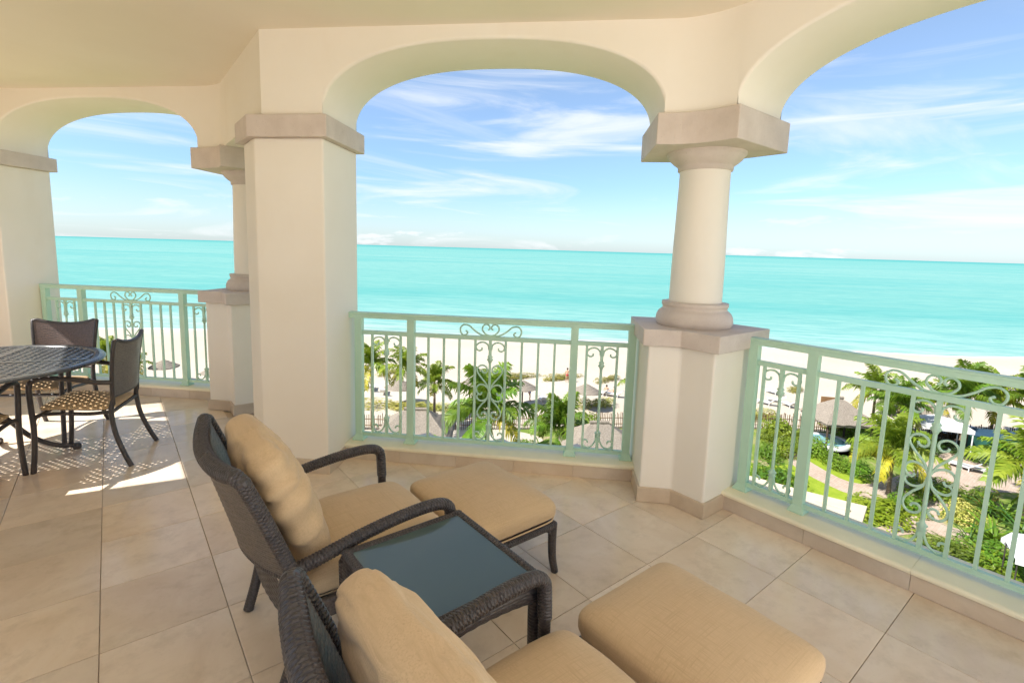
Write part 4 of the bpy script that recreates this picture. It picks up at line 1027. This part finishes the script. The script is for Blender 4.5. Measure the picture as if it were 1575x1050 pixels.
for i, (px, py, rx, ry, h, lb) in enumerate((
    (598, 628, 4.6, 1.7, 0.75, 'broad patch of yellow-green dune scrub behind the fence, middle left'), (650, 630, 3.2, 1.4, 0.6, 'patch of yellow-green dune scrub right of the broad one'), (720, 632, 2.6, 1.2, 0.6, 'small dune scrub patch behind the large lush palm'),
    (910, 626, 3.0, 1.3, 0.9, 'yellow dune scrub below the beach umbrella by the round column'), (1170, 642, 3.0, 1.6, 1.0, 'olive dune scrub behind the fence beside the round column'), (800, 581, 3.6, 1.0, 0.7, 'low dune scrub on the open sand above the middle umbrella'),
    (868, 582, 3.6, 1.0, 0.7, 'low dune scrub on the open sand left of the railing post'), (760, 578, 2.4, 0.9, 0.6, 'faint dune scrub on the open sand behind the centre scroll'), (935, 586, 2.6, 0.9, 0.6, 'thin dune scrub on the open sand between umbrella and column'),
    (1225, 600, 2.2, 0.9, 0.6, 'thin dune scrub on the sand beside the wide post'), (600, 575, 2.2, 0.9, 0.5, 'faint dune scrub on the sand beyond the first palms'), (1300, 652, 3.0, 1.2, 0.9, 'dune scrub behind the gazebo roof'))):
    shrub(lb, px, py, rx, ry, h, 'dune_leaf', 'dune scrub on the beach', 'dune_shrub', 'shrub', R(-45) + 0.1 * i)

def strap_plant(label, px, py, n, L, wd, mat, seed, up=0.9, name='spiky_plant', cat='plant'):
    b = gp(px, py, G); rg = random.Random(seed)
    root = thing(name, label, cat, (b.x, b.y, G), 0, 'broad and spiky tropical plants')
    me = []
    for q in range(3):
        mb = MB(); N = 6
        def fn(a, v, q=q):
            ang = (1.25, 1.0, 0.7)[q] - 1.3 * v ** 1.5; x = L * v * math.cos(ang * 0.8); z = L * (math.sin(1.1 - 0.25 * q) * v - 0.55 * (0.6 + 0.3 * q) * v ** 2.4)
            w_ = wd * (math.sin(math.pi * min(1, 0.10 + 0.88 * v)) ** 0.8); return Vector((x, (a - 0.5) * w_, z + abs(a - 0.5) * w_ * 0.5))
        mb.grid(fn, 2, N); me.append(mb.mesh('leaf', mat))
    for k in range(n):
        o = link('leaf', me[k % 3], root, (rg.uniform(-.15, .15), rg.uniform(-.15, .15), up * 0.3 * (1 - k / n)), rz=k * 2.399 + rg.uniform(-.3, .3)); s_ = rg.uniform(0.75, 1.15); o.scale = (s_, s_, s_ * rg.uniform(0.85, 1.2))
    return root
for i, (lb, px, py, n_, L, wd, m_) in enumerate((
    ('spiky dark green plant beside the yellow tuft, right of the path loop', 1515, 790, 34, 1.5, 0.13, 'dark_leaf'), ('spiky green plant in front of the paved path end', 1545, 800, 32, 1.6, 0.14, 'hedge_leaf'),
    ('large spiky green plant under the last balusters', 1525, 835, 38, 1.7, 0.14, 'hedge_leaf'), ('fan of thin grassy leaves at the lower path edge', 1490, 838, 30, 1.5, 0.06, 'dark_leaf'),
    ('spiky green plant below the red-tipped bush', 1515, 880, 34, 1.5, 0.13, 'bright_leaf'), ('spiky dark plant at the right edge above the white parasol', 1570, 825, 30, 1.4, 0.12, 'dark_leaf'),
    ('spiky green plant at the foot of the low upright palm', 830, 695, 24, 1.2, 0.10, 'hedge_leaf'))):
    strap_plant(lb, px, py, n_, L, wd, m_, 70 + i)
strap_plant('broad-leaved banana plant left of the large lush palm', 705, 745, 12, 3.0, 0.85, 'palm_leaf_lush', 91, 3.4, 'banana_plant')
strap_plant('second broad-leaved banana plant right under the large lush palm', 800, 752, 11, 2.8, 0.8, 'palm_leaf_lush', 92, 3.2, 'banana_plant')

# ---- beach umbrellas of thatch
def palapa(label, px, py, r_, h):
    b = gp(px, py, G); root = thing('beach_umbrella', label, 'umbrella', (b.x, b.y, G), 0, 'thatched umbrellas on the beach')
    MB().tube([(0, 0, -0.1), (0, 0, h * 0.98)], 0.07, 8).build('pole', 'dark_wood', root)
    rg = random.Random(int(px))
    for k, (r0, r1, z0, z1) in enumerate(((r_ * 0.74, r_, 0.50, 0.30), (r_ * 0.50, r_ * 0.80, 0.68, 0.48), (r_ * 0.27, r_ * 0.57, 0.86, 0.66), (0.04, r_ * 0.34, 1.06, 0.84))):
        mb = MB(); n = 30; pr = []
        vs = []
        for j in range(5):
            t_ = j / 4; 
            for q in range(n):
                a = 2 * math.pi * q / n; rr = (r0 + (r1 - r0) * t_) * (1 + (rg.uniform(-0.035, 0.035) if j == 4 else 0)); zz = h - 1.0 + (z0 + (z1 - z0) * t_) - (rg.uniform(0, 0.09) if j == 4 else 0)
                vs.append((rr * math.cos(a), rr * math.sin(a), zz))
        for q in range(n):
            a = 2 * math.pi * q / n; vs.append((r1 * 0.94 * math.cos(a), r1 * 0.94 * math.sin(a), h - 1.0 + z1 - 0.05))
        fs = [(j * n + q, j * n + (q + 1) % n, (j + 1) * n + (q + 1) % n, (j + 1) * n + q) for j in range(5) for q in range(n)]
        mb.add(vs, fs); mb.build('thatch_tier', 'thatch', root)
    return root
for lb, px, py, r_, h in (('thatched beach umbrella between the first two palms of the middle opening', 615, 622, 1.5, 2.5), ('thatched beach umbrella half hidden behind the large lush palm', 722, 620, 1.5, 2.5),
                          ('thatched beach umbrella standing alone right of the centre scroll', 803, 624, 1.45, 2.6), ('thatched beach umbrella behind the post next to the round column', 900, 630, 1.45, 2.6),
                          ('thatched beach umbrella seen through the far railing', 254, 588, 1.5, 2.5), ('thatched beach umbrella cut off by the slim column pedestal', 334, 597, 1.5, 2.5)):
    palapa(lb, px, py, r_, h)

# ---- thatched huts
def hut(label, px, py, a, b_, eave, ridge, rl, rz, open_=True, name='thatched_hut'):
    c = gp(px, py, G); root = thing(name, label, 'hut', (c.x, c.y, G), rz, 'thatched huts in the garden')
    rg = random.Random(int(px)); N = 14
    ft = [(-a, -b_), (a, -b_), (a, b_), (-a, b_)]; rt = [(-rl, 0), (rl, 0), (rl, 0), (-rl, 0)]
    for k in range(4):
        mb = MB()
        p0, p1 = Vector((*ft[k], eave)), Vector((*ft[(k + 1) % 4], eave)); q0, q1 = Vector((*rt[k], ridge)), Vector((*rt[(k + 1) % 4], ridge))
        def fn(u, v, p0=p0, p1=p1, q0=q0, q1=q1):
            lo = p0.lerp(p1, u); hi = q0.lerp(q1, u); p = lo.lerp(hi, v); p.z += 0.05 * math.sin(v * 38) * (1 - v) + 0.06 * noise.noise(Vector((p.x * 2, p.y * 2, p.z * 2 + px))) - (rg.uniform(0, 0.14) if v == 0 else 0); return p
        mb.grid(fn, 18, N); mb.grid(lambda u, v, p0=p0, p1=p1: p0.lerp(p1, u) * 1.0 + Vector((0, 0, -0.04 - 0.22 * v)) - Vector((p0.lerp(p1, u).x, p0.lerp(p1, u).y, 0)) * 0.02 * (1 + v), 18, 2)
        mb.build('roof_slope', 'thatch', root)
    MB().tube([(-rl - 0.1, 0, ridge + 0.02), (rl + 0.1, 0, ridge + 0.02)], 0.13, 8).build('roof_ridge', 'thatch', root)
    for x in (-a + 0.35, a - 0.35):
        for y in (-b_ + 0.35, b_ - 0.35): MB().tube([(x, y, -0.1), (x, y, eave)], 0.085, 8).build('post', 'dark_wood', root)
    if not open_:
        MB().box((-a + 0.4, -b_ + 0.4, 0), (a - 0.4, b_ - 0.4, 1.1)).build('counter_wall', 'cream_render', root)
        MB().box((-a + 0.32, -b_ + 0.32, 1.1), (a - 0.32, b_ - 0.32, 1.16)).build('counter_top', 'dark_wood', root)
    return root
hut('grey thatched hut roof behind the left half of the middle railing', 640, 704, 2.75, 2.3, 2.2, 3.75, 0.8, R(-38), False)
hut('grey thatched hut roof behind the right half of the middle railing', 918, 724, 2.7, 2.2, 2.1, 3.6, 0.6, R(-34), False)
hut('thatched gazebo on dark posts beside the hot tub', 1284, 682, 2.1, 2.0, 2.35, 4.0, 0.15, R(-40), True, 'gazebo')
hut('low thatched shelter behind the white canopy', 1405, 672, 2.2, 1.6, 2.0, 2.9, 1.1, R(-50), True)
# hot tub
b = gp(1270, 683, G); root = thing('hot_tub', 'round hot tub of pale blue water next to the gazebo', 'hot tub', (b.x, b.y, G), 0)
MB().lathe([(0.02, 0.0), (2.6, 0.0), (2.6, 0.09)], 40).lathe([(2.6, 0.09), (1.75, 0.09)], 40, caps=False).build('slate_surround', 'slate_paving', root)
MB().lathe([(1.78, 0.085), (1.78, 0.42), (1.45, 0.42), (1.45, 0.15)], 40, caps=False).build('rim', 'white_plastic', root)
MB().lathe([(0.01, 0.36), (1.46, 0.36)], 40, caps=False).build('water', 'pool_water', root)
# board beyond the gazebo
b = gp(1272, 655, G); root = thing('notice_board', 'plain brown board standing above the gazebo roof', 'board', (b.x, b.y, G), R(-52))
MB().box((-0.75, -0.04, 1.9), (0.75, 0.04, 2.8)).build('board_face', 'brown_board', root)
for x in (-0.6, 0.6): MB().box((x - 0.05, -0.035, -0.1), (x + 0.05, 0.035, 1.9)).build('post', 'dark_wood', root)
# white canopy
b = gp(1440, 694, G); root = thing('canopy', 'white canvas canopy over the paved court', 'canopy', (b.x, b.y, G), R(-60))
mb = MB(); mb.grid(lambda u, v: Vector(((u - .5) * 3.5, (v - .5) * 2.6, 2.45 + 0.55 * (1 - abs(2 * u - 1)) * (1 - 0.4 * abs(2 * v - 1)) - 0.05 * math.sin(math.pi * v))), 14, 10)
for s_ in (1, -1):
    mb.grid(lambda u, v, s_=s_: Vector(((u - .5) * 3.5, s_ * 1.302, 2.46 - 0.3 * v + 0.33 * (1 - abs(2 * u - 1)) * (1 - v))), 14, 2)
    mb.grid(lambda u, v, s_=s_: Vector((s_ * 1.752, (u - .5) * 2.6, 2.46 - 0.3 * v)), 8, 2)
mb.build('canvas', 'white_canvas', root)
for x in (-1.68, 1.68):
    for y in (-1.22, 1.22): MB().tube([(x, y, -0.1), (x, y, 2.44)], 0.05, 8).build('post', 'white_plastic', root)
# covered dark cabana
b = gp(1512, 692, G); root = thing('cabana', 'dark navy and green covered pool cabana right of the white canopy', 'cabana', (b.x, b.y, G), R(-55))
mb = MB(); mb.grid(lambda u, v: Vector(((u - .5) * 3.6, (v - .5) * 2.4, 1.5 + 0.35 * math.sin(math.pi * v) - 0.08 * (1 - abs(2 * u - 1)))), 10, 10); mb.build('roof_cover', 'navy_canvas', root)
mb = MB(); mb.grid(lambda u, v: Vector(((u - .5) * 3.5, -1.17 - 0.05 * math.sin(20 * u), 0.1 + 1.40 * v)), 24, 3); mb.grid(lambda u, v: Vector((1.72 + 0.04 * math.sin(18 * u), (u - .5) * 2.3, 0.1 + 1.40 * v)), 16, 3); mb.build('curtain', 'green_canvas', root)
for x in (-1.7, 1.7):
    for y in (-1.1, 1.1): MB().box((x - 0.04, y - 0.04, -0.1), (x + 0.04, y + 0.04, 1.5)).build('post', 'dark_wood', root)
MB().box((-1.6, -1.0, 0.05), (1.6, 1.0, 0.45)).build('daybed', 'dark_wood', root)
# white roofs and parasol at the lower right
b = gp(1596, 912, G); root = thing('parasol', 'white canvas parasol cut by the right edge above the flat white awning', 'parasol', (b.x, b.y, G), 0.2)
MB().tube([(0, 0, 0), (0, 0, 2.6)], 0.035, 8).build('pole', 'white_plastic', root)
mb = MB(); n = 8; vs = [(0, 0, 2.75)]; fs = []
for j, (r_, z) in enumerate(((0.75, 2.55), (1.5, 2.22), (1.5, 2.02))):
    for q in range(n): vs.append((r_ * math.cos(q * math.pi / 4), r_ * math.sin(q * math.pi / 4), z))
fs += [(0, 1 + q, 1 + (q + 1) % n) for q in range(n)] + [(1 + j * n + q, 1 + (j + 1) * n + q, 1 + (j + 1) * n + (q + 1) % n, 1 + j * n + (q + 1) % n) for j in range(2) for q in range(n)]
mb.add(vs, fs); mb.build('canvas', 'white_canvas', root)
b = gp(1640, 950, G); root = thing('awning', 'flat white awning at the bottom right behind the railing', 'awning', (b.x, b.y, G), R(-75))
mb = MB(); mb.grid(lambda u, v: Vector(((u - .5) * 4.2, (v - .5) * 2.6, 2.6 - 0.22 * v - 0.03 * math.sin(math.pi * u * 4))), 16, 6); mb.grid(lambda u, v: Vector(((u - .5) * 4.2, 1.302, 2.38 - 0.22 * v - 0.03 * math.sin(math.pi * u * 4))), 16, 1); mb.grid(lambda u, v: Vector(((u - .5) * 4.2, -1.302, 2.6 - 0.22 * v)), 4, 1); mb.build('canvas', 'white_canvas', root)
for x in (-2, 2):
    for y in (-1.2, 1.2): MB().tube([(x, y, 0), (x, y, 2.36)], 0.03, 8).build('post', 'dark_metal', root)
# low flat-roofed pavilion just below
c0 = [Vector(gp(*p, -10.8)).to_2d() for p in ((1120, 722), (1241, 755), (1334, 778), (1318, 830), (1300, 900), (1100, 840))]
P_ = [tuple(p) for p in c0]
if area(P_) < 0: P_.reverse()
cen = sum((Vector(p) for p in P_), Vector((0, 0))) / len(P_)

root = thing('pavilion', 'cream flat-roofed pavilion seen below the garden-side railing', 'building', (cen.x, cen.y, G))
MB().prism(offset_poly(P_, -0.25), G - 0.1, -10.98).build('wall', 'cream_render', root, rel=True)
MB().prism(P_, -10.979, -10.8).build('roof', 'cream_render', root, rel=True, bevel=0.02)
a_, b_ = Vector(gp(1262, 772, -10.8)).to_2d(), Vector(gp(1300, 784, -10.8)).to_2d(); d_ = (b_ - a_).normalized(); e_ = Vector((-d_.y, d_.x))
MB().obox(((a_.x + b_.x) / 2, (a_.y + b_.y) / 2, -10.76), (*d_, 0), (*e_, 0), (0, 0, 1), ((b_ - a_).length * 0.7, 0.10, 0.045)).build('roof_step', 'cream_render', root, rel=True, bevel=0.01)

# ---- sun loungers on the sand
def sun_lounger(label, px, py, rz):
    b = gp(px, py, G); root = thing('sun_lounger', label, 'sun lounger', (b.x, b.y, G), rz, 'white sun loungers on the beach')
    MB().box((-0.95, -0.31, 0.30), (0.35, 0.31, 0.37)).build('bed', 'white_plastic', root)
    MB().obox((0.62, 0, 0.55), Vector((0.78, 0, 0.62)).normalized(), (0, 1, 0), Vector((-0.62, 0, 0.78)).normalized(), (0.36, 0.31, 0.035)).build('backrest', 'white_plastic', root)
    for x in (-0.8, 0.4):
        for y in (-0.26, 0.26): MB().box((x - 0.03, y - 0.03, 0), (x + 0.03, y + 0.03, 0.30)).build('leg', 'white_plastic', root)
    return root
l0 = sun_lounger('white sun lounger on the sand beneath the first beach umbrella', 590, 606, R(-120))
for i, (px, py, lb) in enumerate(((572, 600, 'white sun lounger on the sand just right of the end post'), (600, 596, 'white sun lounger on the sand beyond the first umbrella'), (1178, 622, 'white sun lounger on the sand beside the turned baluster, left one'), (1194, 618, 'white sun lounger on the sand beside the turned baluster, right one'),
    (1214, 626, 'white sun lounger on the sand next to the wide post, nearer the fence'), (1190, 606, 'white sun lounger on the sand farthest from the fence'), (925, 607, 'white sun lounger on the sand in the small panel by the round column'), (945, 610, 'white sun lounger on the sand closest to the round column'),
    (835, 618, 'white sun lounger beside the lone beach umbrella'), (1482, 722, 'white sun lounger standing on the paved court'), (1502, 726, 'second white sun lounger on the paved court, nearer the edge'), (1545, 668, 'white sun lounger among the palms at the right edge'), (1500, 664, 'white sun lounger behind the dark cabana'))):
    b = gp(px, py, G); dup(l0, (b.x, b.y, G), R(-120 + 17 * (i % 4)), lb)
# dark cushioned loungers under the right-hand palms
def dark_lounger(label, px, py, rz):
    b = gp(px, py, G); root = thing('daybed', label, 'daybed', (b.x, b.y, G), rz, 'dark daybeds under the palms')
    MB().box((-1.0, -0.6, 0.0), (1.0, 0.6, 0.38)).build('frame', 'dark_wood', root, bevel=0.03)
    MB().box((-0.96, -0.56, 0.381), (0.96, 0.56, 0.50)).build('mattress', 'dark_metal', root, bevel=0.04)
    MB().obox((0.86, 0, 0.70), (0.3, 0, 0.95), (0, 1, 0), (-0.95, 0, 0.3), (0.28, 0.56, 0.08)).build('bolster', 'white_canvas', root, bevel=0.04)
    return root
for lb, px, py, rz in (('dark daybed beside the tall palm under the centre scrolls', 1462, 672, R(-40)), ('dark daybed between the two palms near the right edge', 1548, 688, R(-60)), ('dark daybed at the right edge in front of the fence', 1572, 682, R(-30)),
                       ('dark daybed right beside the green covered cabana', 1535, 676, R(-50))): dark_lounger(lb, px, py, rz)
b = gp(1481, 676, G); root = thing('float_ring', 'orange swimming float lying beside the palms behind the canopy', 'float', (b.x, b.y, G))
P = [(0.42 * math.cos(k * math.pi / 12), 0, 0.55 + 0.42 * math.sin(k * math.pi / 12)) for k in range(25)]
MB().tube(P, 0.16, 10).build('ring', 'orange_plastic', root)
b = gp(1330, 662, G); root = thing('towel_box', 'blue towel box beside the gazebo palms', 'box', (b.x, b.y, G), 0.4)
MB().box((-0.4, -0.3, 0), (0.4, 0.3, 0.8)).build('body', 'blue_plastic', root, bevel=0.03); MB().box((-0.43, -0.33, 0.801), (0.43, 0.33, 0.88)).build('lid', 'blue_plastic', root, bevel=0.02)

# ---- people far off on the beach: one skinned figure each
def person(label, px, py, rz, pose, suit, mat):
    b = gp(px, py, G); root = thing('person', label, 'person', (b.x, b.y, G), rz, 'people on the beach')
    if pose == 'stand':
        V = dict(pel=(0, 0, .95), ch=(0.02, 0, 1.28), ne=(0.02, 0, 1.48), hd=(0.04, 0, 1.66), lh=(0, .10, .90), lk=(0.03, .11, .50), la=(-0.02, .12, .09), lt=(.14, .13, .04), rh=(0, -.10, .90), rk=(.12, -.11, .52), ra=(.08, -.12, .09), rt=(.24, -.13, .04),
                 ls=(0.01, .19, 1.40), le=(-.05, .25, 1.13), lw=(.05, .27, .88), rs=(0.01, -.19, 1.40), re=(-.02, -.26, 1.13), rw=(.12, -.25, .92))
    else:
        V = dict(pel=(0, 0, .12), ch=(-.12, 0, .42), ne=(-.13, 0, .60), hd=(-.10, 0, .79), lh=(0.06, .10, .12), lk=(.42, .14, .36), la=(.72, .13, .07), lt=(.86, .14, .05), rh=(.06, -.10, .12), rk=(.46, -.14, .28), ra=(.84, -.13, .07), rt=(.98, -.14, .05),
                 ls=(-.13, .19, .54), le=(-.22, .26, .30), lw=(-.26, .25, .05), rs=(-.13, -.19, .54), re=(.05, -.24, .38), rw=(.30, -.18, .36))
    E_ = [('pel', 'ch'), ('ch', 'ne'), ('ne', 'hd'), ('pel', 'lh'), ('lh', 'lk'), ('lk', 'la'), ('la', 'lt'), ('pel', 'rh'), ('rh', 'rk'), ('rk', 'ra'), ('ra', 'rt'), ('ch', 'ls'), ('ls', 'le'), ('le', 'lw'), ('ch', 'rs'), ('rs', 're'), ('re', 'rw')]
    rad = dict(pel=.13, ch=.145, ne=.06, hd=.105, lh=.095, rh=.095, lk=.062, rk=.062, la=.042, ra=.042, lt=.035, rt=.035, ls=.065, rs=.065, le=.045, re=.045, lw=.032, rw=.032)
    ks = list(V); me = bpy.data.meshes.new('body'); me.from_pydata([V[k] for k in ks], [(ks.index(a), ks.index(c)) for a, c in E_], []); me.materials.append(M['skin'])
    o = link('body', me, root); sk = o.modifiers.new('skin', 'SKIN'); sd = me.skin_vertices[0].data
    for i, k in enumerate(ks): sd[i].radius = (rad[k], rad[k]); sd[i].use_root = (k == 'pel')
    su = o.modifiers.new('smooth', 'SUBSURF'); su.levels = 2; su.render_levels = 2; sk.use_smooth_shade = True
    h = Vector(V['hd']); MB().lathe([(0.02, 0.13), (0.085, 0.10), (0.118, 0.03), (0.112, -0.03), (0.09, -0.07)], 12).build('hair', 'hair', root, loc=(h.x - 0.02, h.y, h.z))
    p = Vector(V['pel']); MB().lathe([(0.155, -0.12), (0.165, 0.0), (0.15, 0.10)], 14).build('swimwear', mat, root, loc=(p.x, p.y, p.z))
    return root
person('person in a dark red swimsuit standing on the sand beside the railing post', 872, 588, R(40), 'stand', 0, 'swimwear_red')
person('person in blue swimwear sitting on the sand by the beach umbrella near the round column', 932, 604, R(200), 'sit', 0, 'swimwear_blue')
person('person in red swimwear sitting on the sand, closest to the round column', 943, 606, R(120), 'sit', 0, 'swimwear_red')
person('person in blue swimwear standing on the sand below the lone umbrella', 814, 616, R(-60), 'stand', 0, 'swimwear_blue')

for o in bpy.data.objects:
    if o.type == 'EMPTY': o.empty_display_size = 0.05
